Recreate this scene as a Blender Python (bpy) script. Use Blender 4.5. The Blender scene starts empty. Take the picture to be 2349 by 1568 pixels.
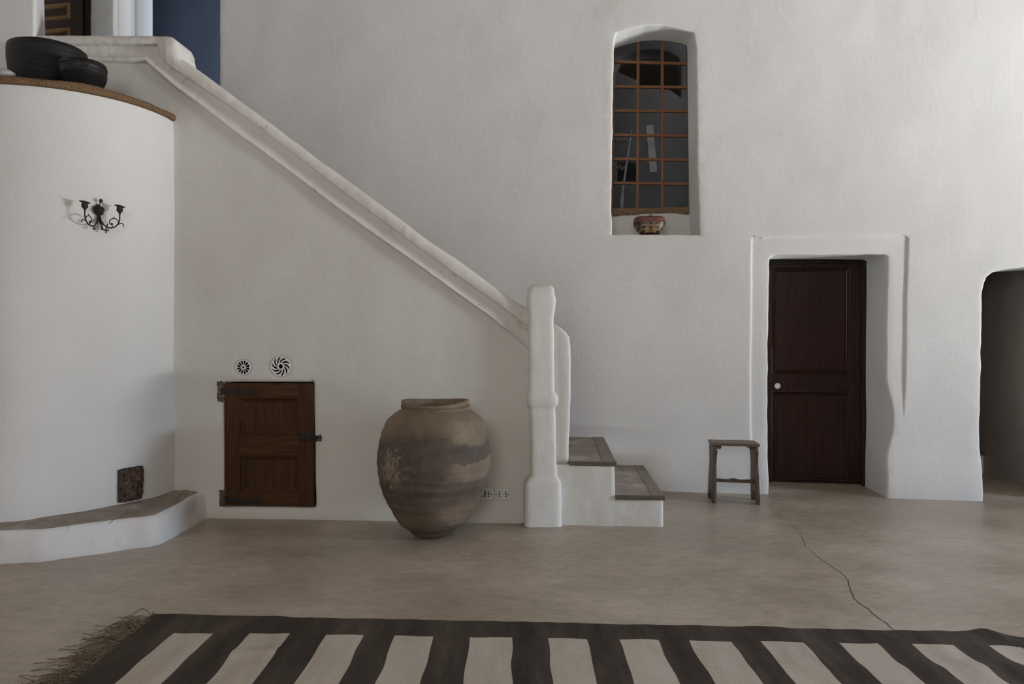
import bpy, bmesh, math, random
import numpy as np
from mathutils import Vector, Matrix, noise
from mathutils.geometry import delaunay_2d_cdt

random.seed(7)
rng = np.random.default_rng(7)
SC = bpy.context.scene
COL = SC.collection
PI = math.pi

# ------------------------------------------------------------------ camera
F, CU, CV, EYE = 1680.0, 1174.5, 784.0, 1.25       # focal length in pixels of the 2349 x 1568 frame, eye height in metres
cam_d = bpy.data.cameras.new('camera')
cam_d.sensor_width = 36.0
cam_d.lens = 36.0 * F / 2349.0
cam_d.clip_start = 0.05
cam = bpy.data.objects.new('camera', cam_d)
cam.location = (0, 0, EYE)
cam.rotation_euler = (PI / 2, 0, 0)
COL.objects.link(cam)
SC.camera = cam

# ------------------------------------------------------------------ world, lights, exposure
SC.view_settings.view_transform = 'Standard'
SC.view_settings.look = 'None'
SC.view_settings.gamma = 1.0
SC.view_settings.use_curve_mapping = False
SC.view_settings.exposure = 0.17

wd = bpy.data.worlds.new('sky')
SC.world = wd
wd.use_nodes = True
wd.node_tree.nodes['Background'].inputs[0].default_value = (0.62, 0.76, 1.0, 1)
wd.node_tree.nodes['Background'].inputs[1].default_value = 0.6


def area(name, loc, rot, sx, sy, power, col, spread=PI):
    l = bpy.data.lights.new(name, 'AREA')
    l.shape = 'RECTANGLE'
    l.size, l.size_y = sx, sy
    l.energy = power
    l.color = col
    l.spread = spread
    o = bpy.data.objects.new(name, l)
    o.location = loc
    o.rotation_euler = rot
    COL.objects.link(o)
    return o


# daylight through the wide doorway in the right wall: warm light off the sunlit ground outside rises into the room,
# blue sky light falls through the door onto the floor and the feet of the walls; a weaker fill lamp is added behind the camera
area('sunlit_ground', (10.5, 2.35, 0.02), (PI, 0, 0), 3.0, 3.2, 6300, (0.955, 0.985, 1.0))
area('open_sky', (11.4, 2.1, 3.7), (0, PI / 2 - 0.55, 0), 2.6, 4.0, 4300, (0.64, 0.80, 1.0))
area('rear_fill', (-0.8, -3.42, 2.7), (PI / 2, 0, 0), 3.0, 1.6, 95, (1.0, 0.945, 0.88))
area('passage_fill', (-1.6, 7.45, 4.55), (0.25, PI / 2 - 0.25, 0), 0.5, 0.5, 30, (0.80, 0.89, 1.0))  # unseen lamp added to brighten the blue upper passage


# ------------------------------------------------------------------ materials
def mat_new(name):
    m = bpy.data.materials.new(name)
    m.use_nodes = True
    return m, m.node_tree.nodes, m.node_tree.links, m.node_tree.nodes['Principled BSDF']


def ramp_node(N, stops):
    r = N.new('ShaderNodeValToRGB')
    el = r.color_ramp.elements
    while len(el) < len(stops):
        el.new(0.5)
    for e, (p, c) in zip(el, stops):
        e.position = p
        e.color = (c, c, c, 1) if isinstance(c, (int, float)) else (*c, 1)
    return r


def tex_noise(N, L, scale, detail=4.0, stretch=None, rough=0.55, seed=0.0):
    tc = N.new('ShaderNodeTexCoord')
    mp = N.new('ShaderNodeMapping')
    if stretch:
        mp.inputs['Scale'].default_value = stretch
    mp.inputs['Location'].default_value = (seed, seed * 0.7, seed * 1.3)
    L.new(tc.outputs['Object'], mp.inputs[0])
    n = N.new('ShaderNodeTexNoise')
    n.inputs['Scale'].default_value = scale
    n.inputs['Detail'].default_value = detail
    n.inputs['Roughness'].default_value = rough
    L.new(mp.outputs[0], n.inputs['Vector'])
    return n


def mix_rgb(N, L, fac, a, b, mode='MIX'):
    m = N.new('ShaderNodeMix')
    m.data_type = 'RGBA'
    m.blend_type = mode
    for k, v in ((0, fac), (6, a), (7, b)):
        if isinstance(v, (int, float)):
            m.inputs[k].default_value = v
        elif isinstance(v, tuple):
            m.inputs[k].default_value = (*v, 1)
        else:
            L.new(v, m.inputs[k])
    return m.outputs[2]


def bump_chain(N, L, bsdf, items):
    prev = None
    for h, dist, st in items:
        b = N.new('ShaderNodeBump')
        b.inputs['Strength'].default_value = st
        b.inputs['Distance'].default_value = dist
        L.new(h, b.inputs['Height'])
        if prev:
            L.new(prev, b.inputs['Normal'])
        prev = b.outputs[0]
    L.new(prev, bsdf.inputs['Normal'])


def plaster(name, c1, c2, fine=1.0, dirt=None, dirt_lo=0.62):
    m, N, L, B = mat_new(name)
    n1 = tex_noise(N, L, 0.9, 5)
    r1 = ramp_node(N, [(0.35, c1), (0.65, c2)])
    L.new(n1.outputs[0], r1.inputs[0])
    col = r1.outputs[0]
    if dirt:
        n3 = tex_noise(N, L, 9.0, 8, rough=0.7, seed=3.0)
        r3 = ramp_node(N, [(dirt_lo, 0.0), (dirt_lo + 0.12, 0.75)])
        L.new(n3.outputs[0], r3.inputs[0])
        col = mix_rgb(N, L, r3.outputs[0], col, dirt)
    L.new(col, B.inputs['Base Color'])
    B.inputs['Roughness'].default_value = 0.86
    B.inputs['Specular IOR Level'].default_value = 0.25
    a = tex_noise(N, L, 3.2, 5, rough=0.55, seed=1.0)
    b = tex_noise(N, L, 8.5, 6, stretch=(1, 1, 0.5), rough=0.6, seed=5.0)
    b.inputs['Distortion'].default_value = 1.4
    rb = ramp_node(N, [(0.50, 0.0), (0.60, 0.35), (0.74, 1.0)])
    L.new(b.outputs[0], rb.inputs[0])
    v = tex_noise(N, L, 70.0, 4, stretch=(1, 1, 0.6), seed=2.0)
    bump_chain(N, L, B, [(a.outputs[0], 0.012 * fine, 0.7), (rb.outputs[0], 0.0013 * fine, 0.7), (v.outputs[0], 0.0008 * fine, 0.6)])
    return m


def wood(name, c1, c2, axis='z', rough=0.42, scale=5.0, spec=0.4):
    m, N, L, B = mat_new(name)
    st = {'z': (14, 14, 0.8), 'x': (0.8, 14, 14)}[axis]
    n = tex_noise(N, L, scale, 6, stretch=st, rough=0.65)
    r = ramp_node(N, [(0.3, c1), (0.7, c2)])
    L.new(n.outputs[0], r.inputs[0])
    L.new(r.outputs[0], B.inputs['Base Color'])
    B.inputs['Roughness'].default_value = rough
    B.inputs['Specular IOR Level'].default_value = spec
    bump_chain(N, L, B, [(n.outputs[0], 0.0012, 0.5)])
    return m


def plain(name, c, rough=0.6, metal=0.0, spec=0.4, var=0.25, scale=20.0, bump=0.001):
    m, N, L, B = mat_new(name)
    n = tex_noise(N, L, scale, 5)
    lo = tuple(x * (1 - var) for x in c)
    hi = tuple(min(1, x * (1 + var)) for x in c)
    r = ramp_node(N, [(0.3, lo), (0.7, hi)])
    L.new(n.outputs[0], r.inputs[0])
    L.new(r.outputs[0], B.inputs['Base Color'])
    B.inputs['Roughness'].default_value = rough
    B.inputs['Metallic'].default_value = metal
    B.inputs['Specular IOR Level'].default_value = spec
    bump_chain(N, L, B, [(n.outputs[0], bump, 0.6)])
    return m


M = {}
M['white'] = plaster('whitewashed_plaster', (0.715, 0.705, 0.69), (0.775, 0.77, 0.76))
M['stairw'] = plaster('stair_plaster', (0.65, 0.63, 0.582), (0.72, 0.705, 0.663), 1.1)
M['rail'] = plaster('handrail_plaster', (0.68, 0.65, 0.61), (0.76, 0.74, 0.70), 1.6, dirt=(0.36, 0.29, 0.22), dirt_lo=0.60)
M['newel'] = plaster('newel_plaster', (0.70, 0.68, 0.65), (0.77, 0.75, 0.72), 1.5, dirt=(0.50, 0.44, 0.36), dirt_lo=0.66)
M['plinthw'] = plaster('plinth_plaster', (0.70, 0.69, 0.68), (0.78, 0.775, 0.77), 2.6, dirt=(0.50, 0.45, 0.40), dirt_lo=0.63)
M['blue'] = plaster('blue_limewash', (0.105, 0.125, 0.175), (0.125, 0.155, 0.235), 0.6)
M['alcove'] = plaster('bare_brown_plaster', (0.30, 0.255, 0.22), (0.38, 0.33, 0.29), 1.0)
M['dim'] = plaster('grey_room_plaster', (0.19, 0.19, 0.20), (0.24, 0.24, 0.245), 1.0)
M['wood'] = wood('door_mahogany', (0.015, 0.0045, 0.0032), (0.042, 0.0135, 0.008), 'z', 0.34, 2.5, 0.3)
M['wood_black'] = wood('blackened_frame', (0.010, 0.008, 0.007), (0.022, 0.016, 0.012), 'z', 0.5, 5, 0.25)
M['cup_v'] = wood('cupboard_wood_upright', (0.034, 0.0145, 0.0055), (0.095, 0.040, 0.015), 'z', 0.5, 4.0, 0.2)
M['cup_h'] = wood('cupboard_wood_rail', (0.036, 0.0155, 0.006), (0.105, 0.045, 0.017), 'x', 0.5, 4.0, 0.2)
M['udoor'] = wood('upper_door_wood', (0.035, 0.016, 0.010), (0.075, 0.032, 0.017), 'z', 0.4)
M['umould'] = wood('upper_door_moulding', (0.24, 0.12, 0.045), (0.38, 0.20, 0.08), 'x', 0.4)
M['munt'] = wood('window_bar_wood', (0.15, 0.060, 0.024), (0.27, 0.118, 0.048), 'x', 0.5, 9)
M['munt_v'] = wood('window_upright_wood', (0.15, 0.060, 0.024), (0.27, 0.118, 0.048), 'z', 0.5, 9)
M['sillwood'] = wood('weathered_sill_wood', (0.13, 0.08, 0.045), (0.30, 0.19, 0.11), 'x', 0.75, 12)
M['stoolw'] = wood('stool_oak', (0.052, 0.034, 0.022), (0.125, 0.084, 0.055), 'z', 0.5, 7)
M['stoolx'] = wood('stool_oak_seat', (0.070, 0.048, 0.033), (0.155, 0.108, 0.074), 'x', 0.42, 7)
M['iron'] = plain('black_iron', (0.020, 0.019, 0.018), 0.55, 0.35, 0.5, 0.4, 60, 0.002)
M['ironr'] = plain('rusty_iron', (0.060, 0.036, 0.026), 0.7, 0.25, 0.4, 0.5, 60, 0.003)
M['strap'] = plain('dark_strap_iron', (0.035, 0.032, 0.030), 0.5, 0.6, 0.5, 0.3, 40)
M['porcelain'] = plain('porcelain', (0.72, 0.72, 0.68), 0.15, 0, 0.5, 0.04, 5, 0.0001)
M['plastic'] = plain('white_plastic', (0.68, 0.67, 0.66), 0.35, 0, 0.4, 0.03, 5, 0.0001)
M['hole'] = plain('hole_black', (0.012, 0.012, 0.012), 0.8, 0, 0.1, 0.1)
M['rubble'] = plain('broken_mortar', (0.135, 0.112, 0.088), 0.95, 0, 0.1, 0.75, 90, 0.012)
M['sooty'] = plain('sooty_mortar', (0.085, 0.066, 0.052), 0.95, 0, 0.1, 0.8, 70, 0.012)
M['hatchi'] = plain('flaking_rust', (0.115, 0.075, 0.055), 0.9, 0, 0.15, 0.85, 45, 0.010)
M['black_bowl'] = plain('black_burnished_clay', (0.011, 0.011, 0.011), 0.5, 0, 0.3, 0.3, 26, 0.004)
M['stone'] = plain('grey_stone', (0.44, 0.44, 0.42), 0.55, 0, 0.3, 0.12, 16)
M['mat'] = plain('straw_matting', (0.185, 0.118, 0.068), 0.95, 0, 0.1, 0.5, 130, 0.006)
bm_, N_b, L_b, B_b = mat_new('tooled_black_clay')
B_b.inputs['Roughness'].default_value = 0.5
B_b.inputs['Specular IOR Level'].default_value = 0.3
tn = tex_noise(N_b, L_b, 14, 5, stretch=(0.7, 0.7, 4.5), rough=0.6, seed=3)
rt = ramp_node(N_b, [(0.3, (0.008, 0.008, 0.008)), (0.7, (0.016, 0.016, 0.015))])
L_b.new(tn.outputs[0], rt.inputs[0]); L_b.new(rt.outputs[0], B_b.inputs['Base Color'])
bump_chain(N_b, L_b, B_b, [(tn.outputs[0], 0.010, 0.8)])
M['tooled'] = bm_
M['cement'] = None
M['fringe'] = plain('rug_fringe_yarn', (0.155, 0.118, 0.080), 0.95, 0, 0.1, 0.4, 30)
M['pale'] = plain('pale_stick', (0.62, 0.61, 0.58), 0.5, 0, 0.3, 0.15)
M['sheet'] = plain('grey_sheet', (0.05, 0.05, 0.055), 0.6, 0, 0.3, 0.2)


def cement(name, c1, c2, c3, sc=2.2, rough=0.55, st=None, fine=1.0):
    m, N, L, B = mat_new(name)
    n1 = tex_noise(N, L, sc, 9, stretch=st, rough=0.62)
    r1 = ramp_node(N, [(0.30, c1), (0.52, c2), (0.72, c3)])
    L.new(n1.outputs[0], r1.inputs[0])
    n2 = tex_noise(N, L, sc * 13, 12, stretch=(0.6, 1.2, 1), rough=0.8, seed=4)
    r2 = ramp_node(N, [(0.34, 0.62), (0.66, 1.0)])
    L.new(n2.outputs[0], r2.inputs[0])
    col = mix_rgb(N, L, 1.0, r1.outputs[0], r2.outputs[0], 'MULTIPLY')
    n4 = tex_noise(N, L, 34, 3, seed=9)
    r4 = ramp_node(N, [(0.73, 0.0), (0.78, 0.55)])
    L.new(n4.outputs[0], r4.inputs[0])
    col = mix_rgb(N, L, r4.outputs[0], col, tuple(x * 0.55 for x in c1))
    n6 = tex_noise(N, L, 21, 6, stretch=(0.5, 1.6, 1), rough=0.7, seed=12)
    r6 = ramp_node(N, [(0.60, 0.0), (0.72, 0.45)])
    L.new(n6.outputs[0], r6.inputs[0])
    col = mix_rgb(N, L, r6.outputs[0], col, c3)
    L.new(col, B.inputs['Base Color'])
    rr = N.new('ShaderNodeMapRange')
    rr.inputs[3].default_value = rough - 0.10
    rr.inputs[4].default_value = rough + 0.15
    L.new(n1.outputs[0], rr.inputs[0])
    L.new(rr.outputs[0], B.inputs['Roughness'])
    B.inputs['Specular IOR Level'].default_value = 0.5
    bump_chain(N, L, B, [(n1.outputs[0], 0.004 * fine, 0.5), (n2.outputs[0], 0.0012 * fine, 0.6)])
    return m


M['floor'] = cement('polished_cement_floor', (0.375, 0.308, 0.235), (0.485, 0.405, 0.318), (0.62, 0.535, 0.44), 1.5, 0.36, (0.85, 1.1, 1))
M['cement'] = cement('worn_cement', (0.27, 0.225, 0.18), (0.38, 0.325, 0.27), (0.60, 0.55, 0.49), 5.5, 0.75, None, 2.5)
M['nosing'] = cement('smooth_cement_border', (0.24, 0.20, 0.165), (0.27, 0.228, 0.19), (0.30, 0.255, 0.215), 3.0, 0.6)
M['lip'] = cement('dark_tile_edge', (0.09, 0.065, 0.05), (0.14, 0.105, 0.08), (0.20, 0.15, 0.12), 7.0, 0.7)


def clay():
    m, N, L, B = mat_new('stained_jar_clay')
    tc = N.new('ShaderNodeTexCoord')
    sp = N.new('ShaderNodeSeparateXYZ')
    L.new(tc.outputs['Object'], sp.inputs[0])
    base = tex_noise(N, L, 5, 8, rough=0.65)
    rb = ramp_node(N, [(0.30, (0.155, 0.112, 0.078)), (0.52, (0.225, 0.166, 0.116)), (0.75, (0.32, 0.243, 0.175))])
    L.new(base.outputs[0], rb.inputs[0])
    # dark pitch smears: brushed bands round the belly, near black on its left, broken by bare clay on its right
    wv_ = tex_noise(N, L, 2.2, 7, stretch=(1, 1, 2.2), rough=0.6, seed=2.4)
    dr = tex_noise(N, L, 26, 3, stretch=(1, 1, 0.12), rough=0.6, seed=7.4)

    def mth(op, a, b, c=None):
        n = N.new('ShaderNodeMath'); n.operation = op
        for k, v_ in enumerate((a, b, c)):
            if v_ is None:
                continue
            if isinstance(v_, (int, float)):
                n.inputs[k].default_value = v_
            else:
                L.new(v_, n.inputs[k])
        return n.outputs[0]
    zz_ = mth('MULTIPLY', sp.outputs[2], 1 / 0.87)
    zz_ = mth('MULTIPLY_ADD', wv_.outputs[0], 0.20, mth('ADD', zz_, -0.10))
    zz_ = mth('MULTIPLY_ADD', dr.outputs[0], 0.05, mth('ADD', zz_, -0.025))
    zz_ = mth('MULTIPLY_ADD', sp.outputs[0], -0.10, zz_)
    rR = ramp_node(N, [(0.0, 0.75), (0.09, 0.72), (0.12, 0.10), (0.25, 0.15), (0.29, 0.50), (0.32, 0.85), (0.42, 0.80), (0.45, 0.15), (0.545, 0.08), (0.555, 0.88), (0.67, 0.92), (0.70, 0.25), (0.76, 0.05)])
    rL = ramp_node(N, [(0.0, 0.80), (0.10, 0.75), (0.16, 0.55), (0.28, 0.80), (0.40, 0.95), (0.55, 0.80), (0.62, 0.95), (0.74, 0.85), (0.82, 0.25), (0.9, 0.05)])
    L.new(zz_, rR.inputs[0]); L.new(zz_, rL.inputs[0])
    xm = mth('MULTIPLY_ADD', wv_.outputs[0], 0.5, mth('ADD', sp.outputs[0], -0.25))
    rX = ramp_node(N, [(0.03, 0.0), (0.12, 1.0)])
    L.new(xm, rX.inputs[0])
    smear = mix_rgb(N, L, rX.outputs[0], rL.outputs[0], rR.outputs[0])
    br = tex_noise(N, L, 5, 8, stretch=(0.7, 0.7, 5), rough=0.7, seed=5.1)
    rB = ramp_node(N, [(0.32, 0.7), (0.6, 1.0)])
    L.new(br.outputs[0], rB.inputs[0])
    smear = mix_rgb(N, L, 1.0, smear, rB.outputs[0], 'MULTIPLY')
    dn = tex_noise(N, L, 16, 6, seed=6)
    rd = ramp_node(N, [(0.3, (0.050, 0.040, 0.034)), (0.7, (0.095, 0.077, 0.065))])
    L.new(dn.outputs[0], rd.inputs[0])
    col = mix_rgb(N, L, smear, rb.outputs[0], rd.outputs[0])
    # pale lime flaking on the left of the belly
    fl = tex_noise(N, L, 30, 8, rough=0.75, seed=8)
    dv = N.new('ShaderNodeVectorMath'); dv.operation = 'DISTANCE'
    dv.inputs[1].default_value = (-0.24, -0.27, 0.47)
    L.new(tc.outputs['Object'], dv.inputs[0])
    ml = N.new('ShaderNodeMath'); ml.operation = 'MULTIPLY_ADD'
    L.new(dv.outputs['Value'], ml.inputs[0]); ml.inputs[1].default_value = -1.3; L.new(fl.outputs[0], ml.inputs[2])
    rf = ramp_node(N, [(0.36, 0.0), (0.44, 0.75)])
    L.new(ml.outputs[0], rf.inputs[0])
    col = mix_rgb(N, L, rf.outputs[0], col, (0.27, 0.22, 0.165))
    L.new(col, B.inputs['Base Color'])
    B.inputs['Roughness'].default_value = 0.72
    B.inputs['Specular IOR Level'].default_value = 0.3
    wv = tex_noise(N, L, 5, 3, stretch=(0.3, 0.3, 14), seed=1)
    bump_chain(N, L, B, [(wv.outputs[0], 0.006, 0.5), (fl.outputs[0], 0.003, 0.6)])
    return m


M['clay'] = clay()


def woven(name, c1, c2, c3):
    m, N, L, B = mat_new(name)
    n1 = tex_noise(N, L, 2.4, 7, stretch=(3.2, 0.5, 1), rough=0.6, seed=2)
    r1 = ramp_node(N, [(0.36, c1), (0.5, c2), (0.66, c3)])
    L.new(n1.outputs[0], r1.inputs[0])
    n2 = tex_noise(N, L, 120, 4, stretch=(2.2, 0.8, 1), seed=5)
    r2 = ramp_node(N, [(0.3, 0.84), (0.7, 1.0)])
    L.new(n2.outputs[0], r2.inputs[0])
    L.new(mix_rgb(N, L, 1.0, r1.outputs[0], r2.outputs[0], 'MULTIPLY'), B.inputs['Base Color'])
    B.inputs['Roughness'].default_value = 0.95
    B.inputs['Specular IOR Level'].default_value = 0.1
    n3 = tex_noise(N, L, 11, 4, seed=8)
    bump_chain(N, L, B, [(n3.outputs[0], 0.010, 0.6), (n2.outputs[0], 0.0012, 0.5)])
    return m


M['rug_dark'] = woven('dark_brown_weave', (0.048, 0.038, 0.031), (0.070, 0.056, 0.046), (0.104, 0.084, 0.069))
M['rug_light'] = woven('undyed_wool_weave', (0.46, 0.40, 0.335), (0.52, 0.46, 0.39), (0.56, 0.50, 0.43))


def glass():
    m, N, L, B = mat_new('window_glass')
    out = N['Material Output']
    tr = N.new('ShaderNodeBsdfTransparent'); tr.inputs[0].default_value = (0.85, 0.88, 0.88, 1)
    gl = N.new('ShaderNodeBsdfGlossy'); gl.inputs['Roughness'].default_value = 0.03
    fr = N.new('ShaderNodeFresnel'); fr.inputs[0].default_value = 1.5
    mx = N.new('ShaderNodeMixShader')
    L.new(fr.outputs[0], mx.inputs[0]); L.new(tr.outputs[0], mx.inputs[1]); L.new(gl.outputs[0], mx.inputs[2])
    L.new(mx.outputs[0], out.inputs[0])
    return m


M['glass'] = glass()
M['beam'] = wood('ceiling_boards', (0.10, 0.07, 0.045), (0.18, 0.13, 0.09), 'x', 0.7)


# ------------------------------------------------------------------ objects: names, parents, tags
ORIGIN = {}


def origin_of(o):
    return ORIGIN.get(o.name, Vector((0, 0, 0))) if o else Vector((0, 0, 0))


def thing(name, label, cat, loc=(0, 0, 0), group=None):
    o = bpy.data.objects.new(name, None)
    o.empty_display_size = 0.1
    COL.objects.link(o)
    o.location = loc
    o['label'] = label
    o['category'] = cat
    if group:
        o['group'] = group
    ORIGIN[o.name] = Vector(loc)
    return o


def tag(o, label, cat, group=None):
    o['label'] = label
    o['category'] = cat
    if group:
        o['group'] = group
    return o


def struct(o):
    o['kind'] = 'structure'
    return o


class MB:
    """collects shapes in world coordinates and links them as one mesh object"""

    def __init__(self):
        self.v, self.f, self.mi = [], [], []

    def add(self, verts, faces, mi=0):
        n = len(self.v)
        self.v += [tuple(p) for p in verts]
        self.f += [tuple(i + n for i in f) for f in faces]
        self.mi += [mi] * len(faces)

    def box(self, lo, hi, fr=None, mi=0):
        (x0, y0, z0), (x1, y1, z1) = lo, hi
        c = [(x0, y0, z0), (x1, y0, z0), (x1, y1, z0), (x0, y1, z0), (x0, y0, z1), (x1, y0, z1), (x1, y1, z1), (x0, y1, z1)]
        if fr:
            c = [fr(*p) for p in c]
        self.add(c, [(0, 3, 2, 1), (4, 5, 6, 7), (0, 1, 5, 4), (1, 2, 6, 5), (2, 3, 7, 6), (3, 0, 4, 7)], mi)

    def prism(self, bottom, top, mi=0):
        n = len(bottom)
        self.add(list(bottom) + list(top), [tuple(range(n))[::-1], tuple(range(n, 2 * n))] + [(i, (i + 1) % n, n + (i + 1) % n, n + i) for i in range(n)], mi)

    def tube(self, path, rad, seg=10, cap=True, mi=0):
        P = [Vector(p) for p in path]
        n = len(P)
        R = rad if isinstance(rad, (list, tuple)) else [rad] * n
        up = Vector((0.13, 0.29, 0.95))
        vs, fs = [], []
        prev = None
        for i, p in enumerate(P):
            t = (P[min(i + 1, n - 1)] - P[max(i - 1, 0)]).normalized()
            a = (prev - t * prev.dot(t)) if prev is not None else t.cross(up)
            if a.length < 1e-5:
                a = t.cross(Vector((1, 0, 0)))
            a.normalize()
            prev = a
            b = t.cross(a)
            for k in range(seg):
                w = 2 * PI * k / seg
                vs.append(p + (a * math.cos(w) + b * math.sin(w)) * R[i])
        for i in range(n - 1):
            for k in range(seg):
                k2 = (k + 1) % seg
                fs.append((i * seg + k, i * seg + k2, (i + 1) * seg + k2, (i + 1) * seg + k))
        if cap:
            fs.append(tuple(range(seg))[::-1])
            fs.append(tuple((n - 1) * seg + k for k in range(seg)))
        self.add(vs, fs, mi)

    def lathe(self, prof, c, seg=48, fn=None, mi=0, fr=None):
        vs, fs = [], []
        n = len(prof)
        for i, (r, z) in enumerate(prof):
            for k in range(seg):
                w = 2 * PI * k / seg
                rr, zz = fn(r, z, w, i) if fn else (r, z)
                p = Vector((rr * math.cos(w), rr * math.sin(w), zz))
                vs.append(fr(p) if fr else Vector(c) + p)
        for i in range(n - 1):
            for k in range(seg):
                k2 = (k + 1) % seg
                fs.append((i * seg + k, i * seg + k2, (i + 1) * seg + k2, (i + 1) * seg + k))
        fs.append(tuple(range(seg))[::-1])
        fs.append(tuple((n - 1) * seg + k for k in range(seg)))
        self.add(vs, fs, mi)

    def grid(self, nu, nv, fn, mi=0, closed_u=False):
        vs = [fn(i, j) for j in range(nv) for i in range(nu)]
        fs = []
        for j in range(nv - 1):
            for i in range(nu if closed_u else nu - 1):
                i2 = (i + 1) % nu
                fs.append((j * nu + i, j * nu + i2, (j + 1) * nu + i2, (j + 1) * nu + i))
        self.add(vs, fs, mi)

    def build(self, name, mat, parent=None, smooth=True, bevel=0.0, seg=2, angle=40, recalc=True, label=None):
        o0 = origin_of(parent)
        me = bpy.data.meshes.new(name)
        me.from_pydata([tuple(Vector(p) - o0) for p in self.v], [], self.f)
        mats = mat if isinstance(mat, (list, tuple)) else [mat]
        for m in mats:
            me.materials.append(m)
        me.polygons.foreach_set('material_index', self.mi)
        me.update()
        if recalc:
            bm = bmesh.new()
            bm.from_mesh(me)
            bmesh.ops.recalc_face_normals(bm, faces=bm.faces)
            bm.to_mesh(me)
            bm.free()
        if smooth:
            me.shade_smooth() if hasattr(me, 'shade_smooth') else None
            me.set_sharp_from_angle(angle=math.radians(angle))
        o = bpy.data.objects.new(name, me)
        COL.objects.link(o)
        if parent:
            o.parent = parent
            ORIGIN[o.name] = o0
        else:
            ORIGIN[o.name] = Vector((0, 0, 0))
        if bevel:
            b = o.modifiers.new('bevel', 'BEVEL')
            b.width = bevel
            b.segments = seg
            b.limit_method = 'ANGLE'
            b.angle_limit = math.radians(35)
            b.harden_normals = True
        if label:
            o['label'] = label
        return o


def rest_at(o, loc):
    """gives a one-mesh thing its own base point"""
    L = Vector(loc)
    o.data.transform(Matrix.Translation(-L))
    o.location = L
    ORIGIN[o.name] = L
    return o


# ------------------------------------------------------------------ planes of the room (the old walls are not square to each other)
class Plane:
    def __init__(self, c, s):
        self.c, self.s = c, s
        self.k = math.sqrt(1 + s * s)
        self.A = Vector((1, -s, 0)) / self.k
        self.N = Vector((-s, -1, 0)) / self.k      # towards the room

    def back(self, d):
        return Plane(self.c + d * self.k, self.s)

    def depth(self, u):
        return self.c / (1 + self.s * (u - CU) / F)

    def loc(self, u, v):
        d = self.depth(u)
        return ((u - CU) / F * d * self.k, EYE + (CV - v) / F * d)

    def w(self, a, b, o=0.0):
        return Vector((0, self.c, b)) + self.A * a + self.N * o

    def px(self, u, v, o=0.0):
        a, b = self.loc(u, v)
        return self.w(a, b, o)

    def seen(self, a, b):
        x = a / self.k
        y = self.c - self.s * x
        return CU + F * x / y, CV - F * (b - EYE) / y


WB = Plane(6.426, 0.16)        # back wall
WS = Plane(5.078, 0.073)       # front of the staircase


def onfloor(u, v, z=0.0):
    d = (EYE - z) * F / (v - CV)
    return Vector(((u - CU) / F * d, d, z))


def lump(p, s1=1.4, a1=0.006, s2=5.0, a2=0.002):
    return a1 * noise.noise(Vector(p) * s1) + a2 * noise.noise(Vector(p) * s2 + Vector((3.1, 7.7, 1.3)))


def inside(P, loops):
    r = np.zeros(len(P), bool)
    x, y = P[:, 0], P[:, 1]
    for L in loops:
        L = np.asarray(L)
        for (x0, y0), (x1, y1) in zip(L, np.roll(L, -1, axis=0)):
            if y0 == y1:
                continue
            c = ((y0 > y) != (y1 > y)) & (x < (x1 - x0) * (y - y0) / (y1 - y0) + x0)
            r ^= c
    return r


def seg_dist(P, loops):
    d = np.full(len(P), 1e9)
    for L in loops:
        L = np.asarray(L, float)
        for a, b in zip(L, np.roll(L, -1, axis=0)):
            ab = b - a
            l2 = max(ab @ ab, 1e-12)
            t = np.clip(((P - a) @ ab) / l2, 0, 1)
            q = a + t[:, None] * ab
            d = np.minimum(d, np.hypot(P[:, 0] - q[:, 0], P[:, 1] - q[:, 1]))
    return d


def fine_loop(ctrl, res, other=None):
    out, o2 = [], []
    n = len(ctrl)
    for i in range(n):
        p, q = np.array(ctrl[i], float), np.array(ctrl[(i + 1) % n], float)
        k = max(1, int(math.ceil(np.hypot(*(q - p)) / res)))
        for j in range(k):
            out.append(p + (q - p) * j / k)
            if other is not None:
                A, B = Vector(other[i]), Vector(other[(i + 1) % n])
                o2.append(A.lerp(B, j / k))
    return (out, o2) if other is not None else out


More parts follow.
